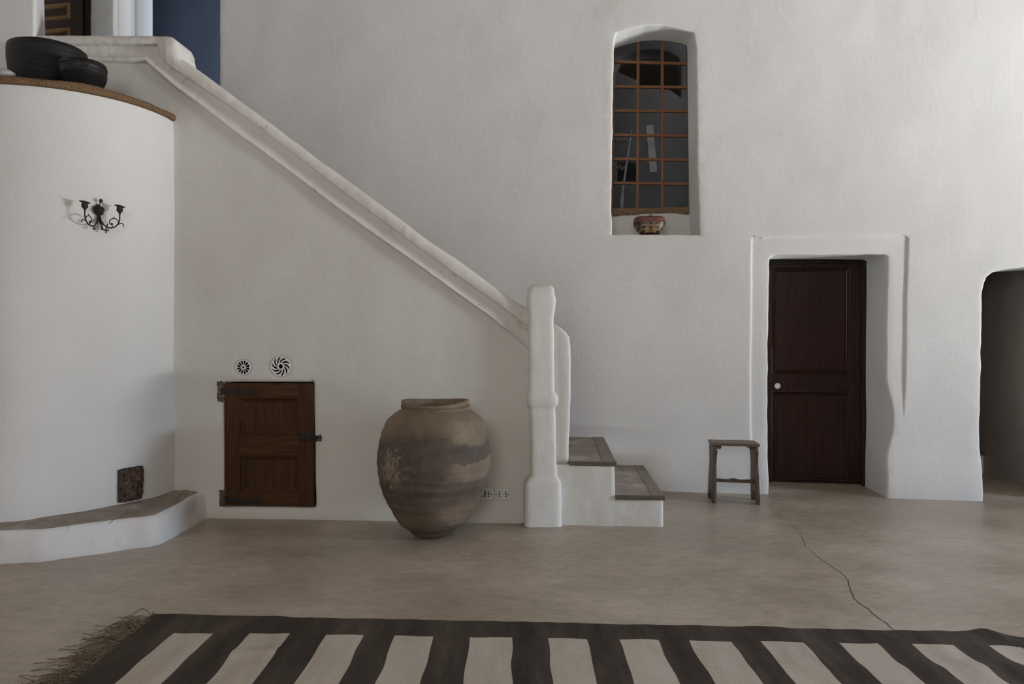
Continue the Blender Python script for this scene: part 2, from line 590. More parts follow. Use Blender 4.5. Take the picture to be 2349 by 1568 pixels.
def relief(name, plane, outer, holes, res, mat, disp=None, parent=None, rim=0.15, rnd=0.012, lines=(), round_outer=True, wob=0.0, label=None):
    """a wall surface with openings: outline and holes in wall metres, modelled in relief, with its edges and reveals.
    holes: list of (front outline, None | depth | outline of its far end as points)"""
    loops, backs = [], []
    loops.append(fine_loop(outer, res))
    backs.append(None)
    for h, bk in holes:
        if isinstance(bk, list):
            a, b = fine_loop(h, min(res, 0.03), bk)
            loops.append(a)
            backs.append(b)
        else:
            loops.append(fine_loop(h, min(res, 0.03)))
            backs.append(bk)
    if wob:
        for li, L in enumerate(loops):
            if li == 0 and not round_outer:
                continue
            for p in L:
                p[0] += wob * noise.noise(Vector((p[0] * 9, p[1] * 9, 3 + li)))
                p[1] += wob * noise.noise(Vector((p[0] * 9, p[1] * 9, 8 + li)))
    pts, edges, base = [], [], []
    for L in loops:
        s = len(pts)
        base.append(s)
        pts += [tuple(p) for p in L]
        edges += [(s + i, s + (i + 1) % len(L)) for i in range(len(L))]
    B = np.array(loops[0])
    lo, hi = B.min(0), B.max(0)
    gx = np.arange(lo[0] + res / 2, hi[0], res)
    gy = np.arange(lo[1] + res / 2, hi[1], res)
    G = np.stack(np.meshgrid(gx, gy), -1).reshape(-1, 2)
    G = G + rng.uniform(-0.22 * res, 0.22 * res, G.shape)
    G = G[inside(G, loops)]
    G = G[seg_dist(G, loops) > max(rnd * 1.15, res * 0.45)]
    ex = []
    for li, L in enumerate(loops):
        if li == 0 and not round_outer:
            continue
        A = np.array(L)
        t = np.roll(A, -1, 0) - np.roll(A, 1, 0)
        t /= np.maximum(np.hypot(t[:, 0], t[:, 1]), 1e-9)[:, None]
        nn = np.stack([-t[:, 1], t[:, 0]], 1)
        for f in (0.18, 0.5, 1.0):
            for sg in (1, -1):
                Q = A + nn * sg * rnd * f
                k = inside(Q, loops)
                Q = Q[k]
                if len(Q):
                    Q = Q[seg_dist(Q, loops) > rnd * f * 0.8]
                    ex.append(Q)
    for ln in lines:
        ln = np.array(ln, float)
        for p, q in zip(ln[:-1], ln[1:]):
            k = max(1, int(np.hypot(*(q - p)) / (res * 0.5)))
            t = (q - p) / max(np.hypot(*(q - p)), 1e-9)
            nr = np.array([-t[1], t[0]])
            for off in (-0.02, -0.006, -0.002, 0.002, 0.006, 0.02):
                ex.append(np.array([p + (q - p) * (j + 0.5) / k + nr * off for j in range(k)]))
    if ex:
        E = np.concatenate(ex)
        E = E[inside(E, loops)]
        if len(lines):
            E = E[seg_dist(E, loops) > 0.002]
        G = np.concatenate([G, E])
    allp = [Vector(p) for p in pts] + [Vector(p) for p in G]
    vo, eo, fo, ov, oe, of = delaunay_2d_cdt(allp, edges, [], 0, 1e-5)
    V = np.array([(p.x, p.y) for p in vo])
    T = np.array([f for f in fo])
    T = T[inside(V[T].mean(1), loops)]
    back_of = {}
    for i, lst in enumerate(ov):
        for k in lst:
            back_of[k] = i
    off = disp(V[:, 0], V[:, 1]) if disp else np.zeros(len(V))
    rl = loops if round_outer else loops[1:]
    if rl and rnd > 0:
        d = np.clip(seg_dist(V, rl) / rnd, 0, 1)
        off = off - rnd * (1 - np.sqrt(np.clip(1 - (1 - d) ** 2, 0, 1)))
    W = [plane.w(V[i, 0], V[i, 1], off[i]) for i in range(len(V))]
    faces = [tuple(map(int, t)) for t in T]
    for li, L in enumerate(loops):
        n = len(L)
        ids = [back_of[base[li] + i] for i in range(n)]
        bk = backs[li]
        dep = rim if bk is None else bk
        if isinstance(dep, (int, float)) and dep <= 0:
            continue
        prev = ids
        steps = 7 if isinstance(dep, list) else 3
        for s in range(1, steps + 1):
            t = s / steps
            cur = []
            for i in range(n):
                p0 = W[ids[i]]
                p1 = dep[i] if isinstance(dep, list) else p0 - plane.N * dep
                q = p0.lerp(p1, t)
                if 0 < s < steps:
                    q = q + Vector((1, 0, 1)) * lump(q, 3.0, 0.006, 9, 0.002) * (1 if isinstance(dep, list) else 0)
                cur.append(len(W))
                W.append(q)
            for i in range(n):
                j = (i + 1) % n
                faces.append((prev[i], prev[j], cur[j], cur[i]))
            prev = cur
    mb = MB()
    mb.add(W, faces)
    return mb.build(name, mat, parent, angle=60, label=label)


def smooth01(x):
    x = np.clip(x, 0, 1)
    return x * x * (3 - 2 * x)


def noise_arr(plane, a, b, **k):
    return np.array([lump(plane.w(x, y), **k) for x, y in zip(a, b)])


# ------------------------------------------------------------------ floor, ceiling, outer walls
X0, X1, Y0, H = -5.4, 8.6, -3.5, 6.0
mb = MB()
mb.grid(61, 61, lambda i, j: Vector((X0 - 0.1 + (X1 - X0 + 0.2) * i / 60, Y0 - 0.1 + 13.6 * j / 60, 0.0)))
mb.box((X0 - 0.1, Y0 - 0.1, -0.2), (X1 + 0.1, 10.1, -0.012))
floor = struct(mb.build('floor', M['floor'], angle=30, recalc=False))

crack_px = [(1752, 1152), (1772, 1163), (1790, 1180), (1822, 1208), (1838, 1226), (1848, 1250), (1866, 1268), (1885, 1283), (1908, 1299), (1927, 1311),
            (1946, 1332), (1949, 1350), (1962, 1372), (1978, 1388), (1999, 1404), (2017, 1418), (2036, 1432), (2058, 1450)]
mb = MB()
pl = []
for (u0, v0), (u1, v1) in zip(crack_px[:-1], crack_px[1:]):
    for k in range(4):
        t = k / 4
        p = onfloor(u0 + (u1 - u0) * t, v0 + (v1 - v0) * t, 0.0)
        pl.append(p + Vector((0.010 * noise.noise(p * 17), 0.012 * noise.noise(p * 13 + Vector((5, 0, 0))), 0.0007)))
vs, fs = [], []
for i, p in enumerate(pl):
    wdt = (0.0009 + 0.0015 * min(1, max(0, i / len(pl) * 1.8 - 0.3))) * (1 + 0.6 * noise.noise(p * 30))
    vs += [p + Vector((wdt, 0, 0)), p - Vector((wdt, 0, 0))]
    if i:
        fs.append((2 * i - 2, 2 * i - 1, 2 * i + 1, 2 * i))
mb.add(vs, fs)
mb.build('crack', plain('floor_crack_dark', (0.05, 0.04, 0.032), 0.9), floor, smooth=False, recalc=False)

mb = MB(); mb.box((X0 - 0.3, Y0 - 0.3, H), (X1 + 0.3, 10.0, H + 0.2)); struct(mb.build('ceiling', M['beam'], smooth=False))
# right wall with the doorway, out of the picture
mb = MB()
for lo, hi in (((X1, Y0, 0), (X1 + .3, 1.3, H)), ((X1, 3.02, 0), (X1 + .3, 10.0, H)),
               ((X1, 1.3, 2.45), (X1 + .3, 3.02, H))):
    mb.box(lo, hi)
struct(mb.build('wall_right', M['white'], smooth=False))
mb = MB()
for lo, hi in (((X0, Y0 - .3, 0), (-2.3, Y0, H)), ((0.7, Y0 - .3, 0), (X1, Y0, H)), ((-2.3, Y0 - .3, 0), (0.7, Y0, 1.9)), ((-2.3, Y0 - .3, 3.5), (0.7, Y0, H))):
    mb.box(lo, hi)
struct(mb.build('wall_front', M['dim'], smooth=False))
mb = MB(); mb.box((X0 - .3, Y0, 0), (X0, 10.0, H)); struct(mb.build('wall_left', M['white'], smooth=False))

# ------------------------------------------------------------------ back wall: niche window, door recess, archway, landing openings
L_ = WB.loc
D_DOOR, D_WIN, D_ARCH, D_BLUE = 0.42, 0.35, 0.45, 0.52
PD, PW = WB.back(D_DOOR), WB.back(D_WIN)


def pair(tab, far, zlow=None):
    fr, bk = [], []
    for (u, v, u2, v2) in tab:
        a, b = L_(u, v if v else 1100)
        a2, b2 = far.loc(u2, v2 if v2 else 1100)
        if not v:
            b = zlow
        if not v2:
            b2 = zlow
        fr.append((a, b))
        bk.append(far.w(a2, b2))
    return fr, bk


door_tab = [(1760, 0, 1748, 0), (1761, 1000, 1750, 1000), (1762.5, 800, 1752, 800), (1765, 602, 1755, 612), (1767, 590, 1757, 599), (1776, 584, 1766, 595),
            (1840, 583.5, 1825, 594.5), (1960, 582.5, 1930, 595), (2030, 582, 1978, 596), (2038, 587, 1985, 600), (2034.7, 695, 1985, 700), (2032.5, 860, 1984, 860),
            (2036.5, 894, 1984, 894), (2045, 920, 1984, 920), (2049, 942, 1984, 942), (2049, 965, 1984, 965), (2047, 986, 1983.5, 986), (2041, 1012, 1983.5, 1012),
            (2033, 1038, 1983, 1038), (2029.5, 1064, 1983, 1064), (2027, 0, 1982.5, 0)]
win_tab = [(1404, 537.5, 1398, 0), (1402, 460, 1398, 460), (1404, 340, 1399, 340), (1406.5, 168, 1402, 168), (1409, 95, 1404, 122), (1413, 76, 1408, 112),
           (1446, 66, 1440, 101), (1480, 59, 1472, 94), (1515, 58, 1505, 92), (1553, 64.5, 1540, 95), (1580, 71, 1565, 100), (1591, 75, 1576, 105),
           (1596, 116, 1577, 125), (1597.7, 237, 1578, 237), (1599, 374, 1580, 374), (1603, 478, 1581, 478), (1604.5, 537, 1583, 0)]
arch_px = [(2244, 0), (2246, 1085), (2249, 900), (2252, 750), (2254, 668), (2258, 649), (2266, 635), (2280, 624), (2300, 617), (2349, 611), (2420, 607), (2475, 612),
           (2497, 640), (2503, 800), (2505, 0)]
zsill = L_(1404, 537.5)[1]
d_f, d_b = pair(door_tab, PD, -0.03)
w_f, w_b = pair(win_tab, PW, zsill + 0.004)
a_f = [((L_(u, v)[0], L_(u, v)[1]) if v else (L_(u, 1100)[0], -0.03)) for u, v in arch_px]
a_b = [WB.w(a, b, -D_ARCH) for a, b in a_f]
LAND = 2.52
bx0, bx1 = L_(262, 50)[0], L_(503, 50)[0]
b_f = [(bx0, LAND - .05), (bx0, 5.7), (bx1, 5.7), (bx1, LAND - .05)]
b_b = [WB.w(a, b, -D_BLUE) for a, b in b_f]
ux0, ux1 = L_(-60, 50)[0], L_(207.5, 50)[0]
u_f = [(ux0, LAND - .05), (ux0, 4.72), (ux1, 4.72), (ux1, LAND - .05)]

trim_out = [L_(1724, 1139), L_(1722.5, 1000), L_(1721.5, 860), L_(1724, 700), L_(1723.5, 600), L_(1725, 544), L_(1900, 541), L_(2083, 541),
            L_(2082, 600), L_(2079, 680), L_(2078, 740), L_(2076, 860), L_(2074, 930), L_(2073, 990)]
tr_poly = [np.array(p) for p in trim_out] + [np.array(L_(2058, 1030)), np.array(L_(2052, 1139))]
dents = [(1079, 74, 0.03, 0.012), (1365, 448, 0.03, 0.006), (1620, 350, 0.03, 0.004)]


def wall_disp(a, b):
    o = noise_arr(WB, a, b, s1=1.1, a1=0.012, s2=4.2, a2=0.0035)
    P = np.stack([a, b], 1)
    flare = 0.085 * smooth01((0.55 - b) / 0.5)
    d = seg_dist(P, [tr_poly])
    ins = inside(P, [tr_poly])
    sd = np.where(ins, d, -d)
    up = smooth01((sd + 0.0045) / 0.009)
    fade = smooth01((b - 0.55) / 0.4)
    right = a > L_(1900, 900)[0]
    amt = -np.where(right, 0.012 * fade, 0.013)
    lf = np.where(right, 1.0, 1.0)
    o = o + up * amt * lf + flare
    for (u, v, r, dep) in dents:
        c = np.array(L_(u, v))
        o -= dep * np.exp(-((P - c) ** 2).sum(1) / (r * 0.6) ** 2)
        o += dep * 0.5 * np.exp(-((P - c - np.array([r, r * .6])) ** 2).sum(1) / (r * 0.5) ** 2)
    return o


xa0 = -5.45 * WB.k
xa1 = (X1 + .05) * WB.k
struct(relief('wall_back', WB, [(xa0, -0.1), (xa1, -0.1), (xa1, H + .02), (xa0, H + .02)],
              [(d_f, d_b), (w_f, w_b), (a_f, a_b), (b_f, b_b), (u_f, 0.14)], 0.055, M['white'], wall_disp, rim=0, rnd=0.014,
              lines=[trim_out], round_outer=False, wob=0.006))

# lower back of the window niche
mb = MB()
n0 = PW.loc(1390, 500)[0]; n1 = PW.loc(1600, 500)[0]
zt = PW.loc(1490, 490)[1]
mb.grid(40, 14, lambda i, j: PW.w(n0 + (n1 - n0) * i / 39, zsill - .03 + (zt - zsill + .03) * j / 13, lump(PW.w(n0 + i * .02, j * .02), 6, .004, 20, .002)))
struct(mb.build('wall_niche', M['white'], recalc=False))

# ---- window_1
PF = WB.back(D_WIN + 0.035)


def bar_px(mb, plane, u0, v0, u1, v1, o0, o1, skew=0.0):
    a0, b0 = plane.loc(u0, v0)
    a1, b1 = plane.loc(u1, v1)
    c = [plane.w(a0, b1, o0), plane.w(a1, b1, o0), plane.w(a1, b0, o0), plane.w(a0, b0, o0)]
    d = [plane.w(a0, b1, o1), plane.w(a1, b1, o1), plane.w(a1, b0, o1), plane.w(a0, b0, o1)]
    mb.prism(c, d)


def beam_px(mb, plane, p, q, half, o0, o1):
    """bar between two picture points on a plane, half its height in metres"""
    a0, b0 = plane.loc(*p)
    a1, b1 = plane.loc(*q)
    t = np.array([a1 - a0, b1 - b0]); t /= np.hypot(*t)
    n = np.array([-t[1], t[0]]) * half
    c = [(a0 - n[0], b0 - n[1]), (a1 - n[0], b1 - n[1]), (a1 + n[0], b1 + n[1]), (a0 + n[0], b0 + n[1])]
    mb.prism([plane.w(a, b, o0) for a, b in c], [plane.w(a, b, o1) for a, b in c])


mb = MB()
top_px = [(1398, 118), (1411, 109), (1463, 94), (1498, 90), (1532, 92), (1578, 103), (1592, 112)]
for p, q in zip(top_px[:-1], top_px[1:]):
    beam_px(mb, PF, (p[0], p[1] - 5), (q[0], q[1] - 5), 0.016, -0.02, 0.02)
beam_px(mb, PF, (1402, 500), (1408.0, 105), 0.013, -0.02, 0.02)
beam_px(mb, PF, (1581.5, 500), (1577.5, 98), 0.012, -0.02, 0.02)
beam_px(mb, PF, (1395, 481), (1590, 481), 0.012, -0.02, 0.03)
win = struct(mb.build('window_1', M['munt_v'], smooth=False, bevel=0.003))
for (u0, v0, u1, v1) in ((1462, 480, 1463.8, 88), (1518.8, 480, 1518.8, 88)):
    mb = MB(); beam_px(mb, PF, (u0, v0), (u1, v1), 0.0125, -0.016, 0.016); mb.build('glazing_bar', M['munt_v'], win, smooth=False, bevel=0.003)
for va, vb in ((141.5, 147), (199, 200.5), (254, 255.5), (309.5, 312), (364.5, 367), (419.5, 422)):
    mb = MB(); beam_px(mb, PF, (1400, va), (1585, vb), 0.0125, -0.014, 0.014); mb.build('glazing_bar', M['munt'], win, smooth=False, bevel=0.003)
mb = MB()
g = [PF.loc(u, v) for u, v in ((1398, 484), (1585, 484), (1585, 90), (1398, 90))]
ucol = [1398, 1462.5, 1519, 1585]
vrow = [86, 143.5, 199.7, 254.7, 310.7, 365.7, 420.7, 484]
for i in range(3):
    for j in range(7):
        # each pane sits a touch out of true, as old glass does
        ta, tb = random.uniform(-.004, .004), random.uniform(-.003, .003)
        q = []
        for (uu, vv, sa, sb) in ((ucol[i], vrow[j + 1], -1, -1), (ucol[i + 1], vrow[j + 1], 1, -1), (ucol[i + 1], vrow[j], 1, 1), (ucol[i], vrow[j], -1, 1)):
            a, b = PF.loc(uu, vv)
            q.append(PF.w(a, b, sa * ta + sb * tb))
        mb.add(q, [(0, 1, 2, 3)])
mb.build('pane', M['glass'], win, smooth=False, recalc=False)
mb = MB()
ns = 44
e0 = PW.loc(1404, 488)[0]; e1 = PW.loc(1580, 488)[0]
zt = PW.loc(1490, 477)[1]


def board(i, j):
    t = i / (ns - 1)
    a = e0 + (e1 - e0) * t
    ragged = 0.052 + 0.016 * (abs(t - .5) * 2) ** 2 - 0.010 * math.exp(-((t - .68) / .16) ** 2) + 0.006 * noise.noise(Vector((t * 23, 0, 1)))
    return PW.w(a, zt - ragged * j / 7, 0.013 + 0.006 * noise.noise(Vector((t * 30, j * .6, 4))) * (j > 4) - 0.006 * (j / 7) ** 3)


mb.grid(ns, 8, board)
mb.build('sill_board', [M['sillwood']], win, recalc=False)
# broken mortar along the sill's lower corners
mb = MB()
for k in range(150):
    side = random.random() < 0.6
    t = (0.92 + .08 * random.random() if side else random.random() * .35)
    a = e0 + (e1 - e0) * t
    c = PW.w(a, zt - 0.040 - 0.026 * random.random(), 0.006)
    r = random.uniform(.002, .0048)
    mb.lathe([(r * .3, -r), (r, -r * .2), (r * .8, r * .5), (r * .2, r)], c, 6)
mb.build('mortar', M['rubble'], win)

# dim room behind the window, with what is seen in it and shapes added for reflections
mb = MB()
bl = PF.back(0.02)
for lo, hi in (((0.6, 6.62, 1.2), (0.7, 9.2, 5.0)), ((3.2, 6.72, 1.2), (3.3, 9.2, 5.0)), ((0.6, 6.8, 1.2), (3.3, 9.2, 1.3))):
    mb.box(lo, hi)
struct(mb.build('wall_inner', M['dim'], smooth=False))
PI_ = WB.back(1.7)
lo_, hi_ = 0.4, 3.4
o1 = [(1414, 158), (1424, 130), (1460, 116), (1500, 112), (1535, 119), (1556, 132), (1562, 150), (1562, 224), (1537, 206), (1465, 198), (1462, 184), (1420, 166)]  # openings cut in the shape of dark reflections on the panes
o2 = [(1416, 372), (1461, 372), (1461, 418), (1416, 418)]
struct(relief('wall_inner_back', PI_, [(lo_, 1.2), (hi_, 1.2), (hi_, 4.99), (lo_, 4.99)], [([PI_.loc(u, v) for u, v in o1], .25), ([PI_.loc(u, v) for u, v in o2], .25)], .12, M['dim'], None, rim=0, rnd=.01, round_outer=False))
mb = MB(); mb.box((0.4, 8.6, 1.2), (3.4, 8.7, 5.0)); struct(mb.build('inner_dark_backing', M['hole'], smooth=False))  # near-black sheet added to keep those openings dark
area('inner_room_fill', (2.7, 7.3, 4.6), (0, 0.9, 0), 0.4, 0.4, 4.5, (1.0, 0.965, 0.93))  # unseen lamp added to lift the dim room behind the glass
PB = WB.back(0.75)
mb = MB()
mb.tube([PB.px(1425, 492), PB.px(1428, 440), PB.px(1433, 405), PB.px(1446, 320), PB.px(1450, 296)], [0.013, 0.012, 0.010, 0.006, 0.003], 8)
mb.tube([PB.px(1426, 478), PB.px(1428, 445)], 0.017, 8)
o = mb.build('leaning_pole', M['pale'])
tag(rest_at(o, PB.px(1425, 492)), 'thin pale pole leaning behind the window glass', 'pole')
mb = MB(); beam_px(mb, PB.back(.1), (1499, 396), (1490, 288), 0.034, -.03, .03)  # pale strip added in place of a reflection on the glass
o = mb.build('reflection_strip', M['pale'], smooth=False, bevel=.003)
tag(rest_at(o, PB.px(1499, 396)), 'broad pale strip added as a reflection in the middle window panes', 'reflection')
mb = MB()
for (v0, v1) in ((312, 318), (362, 384)):
    pass


def corr(v, lab):
    mb = MB()
    P0 = WB.back(0.95)
    a0, b0 = P0.loc(1402, v)
    a1 = P0.loc(1440, v)[0]
    mb.grid(40, 4, lambda i, j: P0.w(a0 + (a1 - a0) * i / 39, b0 - 0.010 * math.cos(i / 39 * 6 * PI) - 0.04 * i / 39 * .3 + 0.006 * (j % 2), -0.12 * (j // 2)), 0)
    o = mb.build('corrugated_sheet', M['pale'], recalc=False)
    tag(rest_at(o, P0.w(a0, b0)), lab, 'roof sheet', 'corrugated sheets behind the window')


corr(320, 'wavy edged corrugated sheet behind the glass, higher of the two')
corr(382, 'wavy edged corrugated sheet behind the glass, lower of the two')

# painted box on the sill
P0 = WB.back(0.10)
bc = P0.w(P0.loc(1489.5, 530)[0], zsill + 0.003)


def painted():
    m, N, L, B = mat_new('painted_lacquer')
    tc = N.new('ShaderNodeTexCoord')
    sp = N.new('ShaderNodeSeparateXYZ')
    L.new(tc.outputs['Object'], sp.inputs[0])

    def ring(cx, cz, r, w, sx=1.0):
        cmb = N.new('ShaderNodeCombineXYZ')
        ax = N.new('ShaderNodeMath'); ax.operation = 'MULTIPLY'; ax.inputs[1].default_value = sx
        L.new(sp.outputs[0], ax.inputs[0])
        L.new(ax.outputs[0], cmb.inputs[0]); L.new(sp.outputs[2], cmb.inputs[1])
        d = N.new('ShaderNodeVectorMath'); d.operation = 'DISTANCE'
        d.inputs[1].default_value = (cx * sx, cz, 0)
        L.new(cmb.outputs[0], d.inputs[0])
        s = N.new('ShaderNodeMath'); s.operation = 'SUBTRACT'; s.inputs[1].default_value = r
        L.new(d.outputs['Value'], s.inputs[0])
        a = N.new('ShaderNodeMath'); a.operation = 'ABSOLUTE'
        L.new(s.outputs[0], a.inputs[0])
        g = N.new('ShaderNodeMath'); g.operation = 'LESS_THAN'; g.inputs[1].default_value = w
        L.new(a.outputs[0], g.inputs[0])
        return g.outputs[0]
    def bar(cz, hx, hz):
        outs = []
        for ch, c_, h_ in ((0, 0.0, hx), (2, cz, hz)):
            q = N.new('ShaderNodeMath'); q.operation = 'SUBTRACT'; q.inputs[1].default_value = c_
            L.new(sp.outputs[ch], q.inputs[0])
            w = N.new('ShaderNodeMath'); w.operation = 'ABSOLUTE'; L.new(q.outputs[0], w.inputs[0])
            g = N.new('ShaderNodeMath'); g.operation = 'LESS_THAN'; g.inputs[1].default_value = h_
            L.new(w.outputs[0], g.inputs[0])
            outs.append(g.outputs[0])
        m_ = N.new('ShaderNodeMath'); m_.operation = 'MULTIPLY'
        L.new(outs[0], m_.inputs[0]); L.new(outs[1], m_.inputs[1])
        return m_.outputs[0]
    prev = (0.030, 0.024, 0.028)
    gold, ochre, blue, red, dark = (0.33, 0.225, 0.085), (0.24, 0.135, 0.055), (0.045, 0.058, 0.085), (0.12, 0.035, 0.025), (0.030, 0.024, 0.028)
    zc_ = .058

    def disc(cx, cz, r, c, sx=1.0):
        nonlocal prev
        prev = mix_rgb(N, L, ring(cx, cz, 0, r, sx), prev, c)
    for sx_ in (-1, 1):
        disc(sx_ * .118, zc_, .030, ochre, 1.5); disc(sx_ * .118, zc_, .024, dark, 1.5); disc(sx_ * .118, zc_, .014, gold, 1.5)
        disc(sx_ * .030, zc_ + .026, .016, ochre); disc(sx_ * .030, zc_ + .026, .007, red)
        disc(sx_ * .032, zc_ - .028, .017, gold); disc(sx_ * .032, zc_ - .028, .008, ochre)
        disc(sx_ * .086, zc_ - .030, .011, gold)
        disc(sx_ * .062, zc_, .026, gold)
    disc(0, zc_, .022, gold)
    prev = mix_rgb(N, L, bar(zc_, .062, .013), prev, gold)
    prev = mix_rgb(N, L, bar(zc_, .062, .0042), prev, dark)
    for sx_ in (-1, 1):
        disc(sx_ * .062, zc_, .0165, dark); disc(sx_ * .062, zc_, .011, blue)
    disc(0, zc_, .0165, dark); disc(0, zc_, .012, blue)
    disc(0, -.030, .060, ochre); disc(0, -.030, .050, red)
    wn = tex_noise(N, L, 45, 5, seed=3)
    rw = ramp_node(N, [(0.3, 0.55), (0.65, 1.0)])
    L.new(wn.outputs[0], rw.inputs[0])
    prev = mix_rgb(N, L, 1.0, prev, rw.outputs[0], 'MULTIPLY')
    L.new(prev, B.inputs['Base Color'])
    B.inputs['Roughness'].default_value = 0.42
    return m


M['painted'] = painted()
M['redlac'] = plain('worn_red_lacquer', (0.135, 0.055, 0.040), 0.5, 0, 0.4, 0.35, 26)
bx = thing('painted_box', 'small dark red lidded box with gold scroll painting on the window ledge', 'box', bc)
mb = MB()


def squar(z, hw, hd, n=40, e=2.6, notch=0.0):
    out = []
    for k in range(n):
        w = 2 * PI * k / n
        c, s = math.cos(w), math.sin(w)
        x = hw * math.copysign(abs(c) ** (2 / e), c)
        y = hd * math.copysign(abs(s) ** (2 / e), s)
        zz = z + (notch * math.exp(-(x / 0.05) ** 4) if notch else 0)
        out.append(Vector(bc) + Vector((x, y, zz)))
    return out


def loft(mb, rings, cap=True, mi=0):
    n = len(rings[0])
    vs = [p for r in rings for p in r]
    fs = []
    for i in range(len(rings) - 1):
        for k in range(n):
            k2 = (k + 1) % n
            fs.append((i * n + k, i * n + k2, (i + 1) * n + k2, (i + 1) * n + k))
    if cap:
        fs.append(tuple(range(n))[::-1]); fs.append(tuple((len(rings) - 1) * n + k for k in range(n)))
    mb.add(vs, fs, mi)


loft(mb, [squar(.0, .074, .05, notch=.012), squar(.012, .085, .058, notch=.008), squar(.04, .113, .072), squar(.07, .132, .08), squar(.098, .139, .083)])
mb.build('body', M['painted'], bx)
mb = MB()
loft(mb, [squar(.098, .1395, .0835), squar(.108, .140, .084), squar(.120, .136, .081), squar(.124, .133, .079), squar(.128, .135, .080), squar(.145, .128, .075), squar(.154, .112, .066), squar(.158, .07, .045)])
lid = mb.build('lid', M['redlac'], bx)
mb = MB()
c0 = Vector(bc) + Vector((0.010, 0, .168))
mb.tube([c0 + Vector((math.cos(2 * PI * k / 14) * .010, 0, math.sin(2 * PI * k / 14) * .010)) for k in range(15)], .0028, 6)
mb.build('ring', M['iron'], lid)

# ---- door_1: dark panelled door in the recess
mb = MB()
PDD = PD
bot = 1.25 + 0  # floor level is z = 0


def panel_face(plane, u0, v0, u1, v1):
    a0, b1 = plane.loc(u0, v0)
    a1, b0 = plane.loc(u1, v1)
    return min(a0, a1), max(0.012, min(b0, b1)), max(a0, a1), max(b0, b1)


def slab(mb, plane, r, o0, o1):
    a0, b0, a1, b1 = r
    c = [(a0, b0), (a1, b0), (a1, b1), (a0, b1)]
    mb.prism([plane.w(a, b, o0) for a, b in c], [plane.w(a, b, o1) for a, b in c])


def frame_ring(mb, plane, r, wds, offs):
    """picture-frame moulding: successive inset rectangles with their reliefs"""
    a0, b0, a1, b1 = r
    rings = []
    for w, o in zip(wds, offs):
        rings.append([plane.w(a0 + w, b0 + w, o), plane.w(a1 - w, b0 + w, o), plane.w(a1 - w, b1 - w, o), plane.w(a0 + w, b1 - w, o)])
    loft(mb, rings, cap=False)


leaf_r = panel_face(PD, 1750, 603, 1974, 1121)
up_r = panel_face(PD, 1771, 613, 1951, 859)
lo_r = panel_face(PD, 1770, 895.5, 1950, 1116)


def leaf_with_panels(plane, leaf, panels, o):
    """stiles and rails around the panels, front at relief o, 35 mm thick"""
    mb = MB()
    xs = sorted({leaf[0], leaf[2]} | {p[0] for p in panels[:1]} | {p[2] for p in panels[:1]})
    a0, a1 = panels[0][0], panels[0][2]
    slab(mb, plane, (leaf[0], leaf[1], a0, leaf[3]), o - .035, o)
    slab(mb, plane, (a1, leaf[1], leaf[2], leaf[3]), o - .035, o)
    ps = sorted(panels, key=lambda p: p[1])
    z = leaf[1]
    for p in ps:
        if p[1] - z > .002:
            slab(mb, plane, (a0, z, a1, p[1]), o - .035, o)
        z = p[3]
    slab(mb, plane, (a0, z, a1, leaf[3]), o - .035, o)
    return mb


lo_r = (up_r[0], lo_r[1], up_r[2], lo_r[3])
door = struct(leaf_with_panels(PD, leaf_r, [up_r, lo_r], 0.0).build('door_1', M['wood'], smooth=False, bevel=.002))
for r in (up_r, lo_r):
    mb = MB()
    frame_ring(mb, PD, r, [0, .004, .012, .020, .026, .034, .040], [0, .004, .003, -.008, -.004, -.006, -.018])
    slab(mb, PD, (r[0] + .038, r[1] + .038, r[2] - .038, r[3] - .038), -.03, -.017)
    mb.build('panel', M['wood'], door, smooth=False)
mb = MB()
jr = panel_face(PD, 1974, 596, 1987, 1121)
slab(mb, PD, (jr[0], 0, jr[2] + .03, jr[3]), -.04, .022)
hr = panel_face(PD, 1740, 592, 1987, 603)
slab(mb, PD, (hr[0], hr[1], jr[0], hr[3] + .03), -.04, .022)
slab(mb, PD, (hr[0], 0, leaf_r[0], hr[1]), -.04, .022)
mb.build('door_frame', M['wood_black'], door, smooth=False, bevel=.004)
kc = PD.px(1781.5, 884, .0)


def out_frame(c, plane):
    def f(p):
        return c + plane.A * p.x + Vector((0, 0, 1)) * p.y + plane.N * p.z
    return f


mb = MB(); mb.lathe([(.010, -.001), (.010, .018), (.014, .024), (.024, .034), (.026, .043), (.021, .052), (.009, .057)], kc, 24, fr=out_frame(kc, PD))
mb.build('knob', M['porcelain'], door, label='small round white porcelain knob')
mb = MB(); mb.lathe([(.019, -.001), (.019, .003), (.015, .005)], kc, 20, fr=out_frame(kc + PD.A * -.012, PD)); mb.build('rose', M['wood_black'], door)
mb = MB()
slab(mb, PD, (hr[0], 0, jr[0], .014), -.06, .035)
mb.build('threshold', M['nosing'], door, smooth=False, bevel=.004)

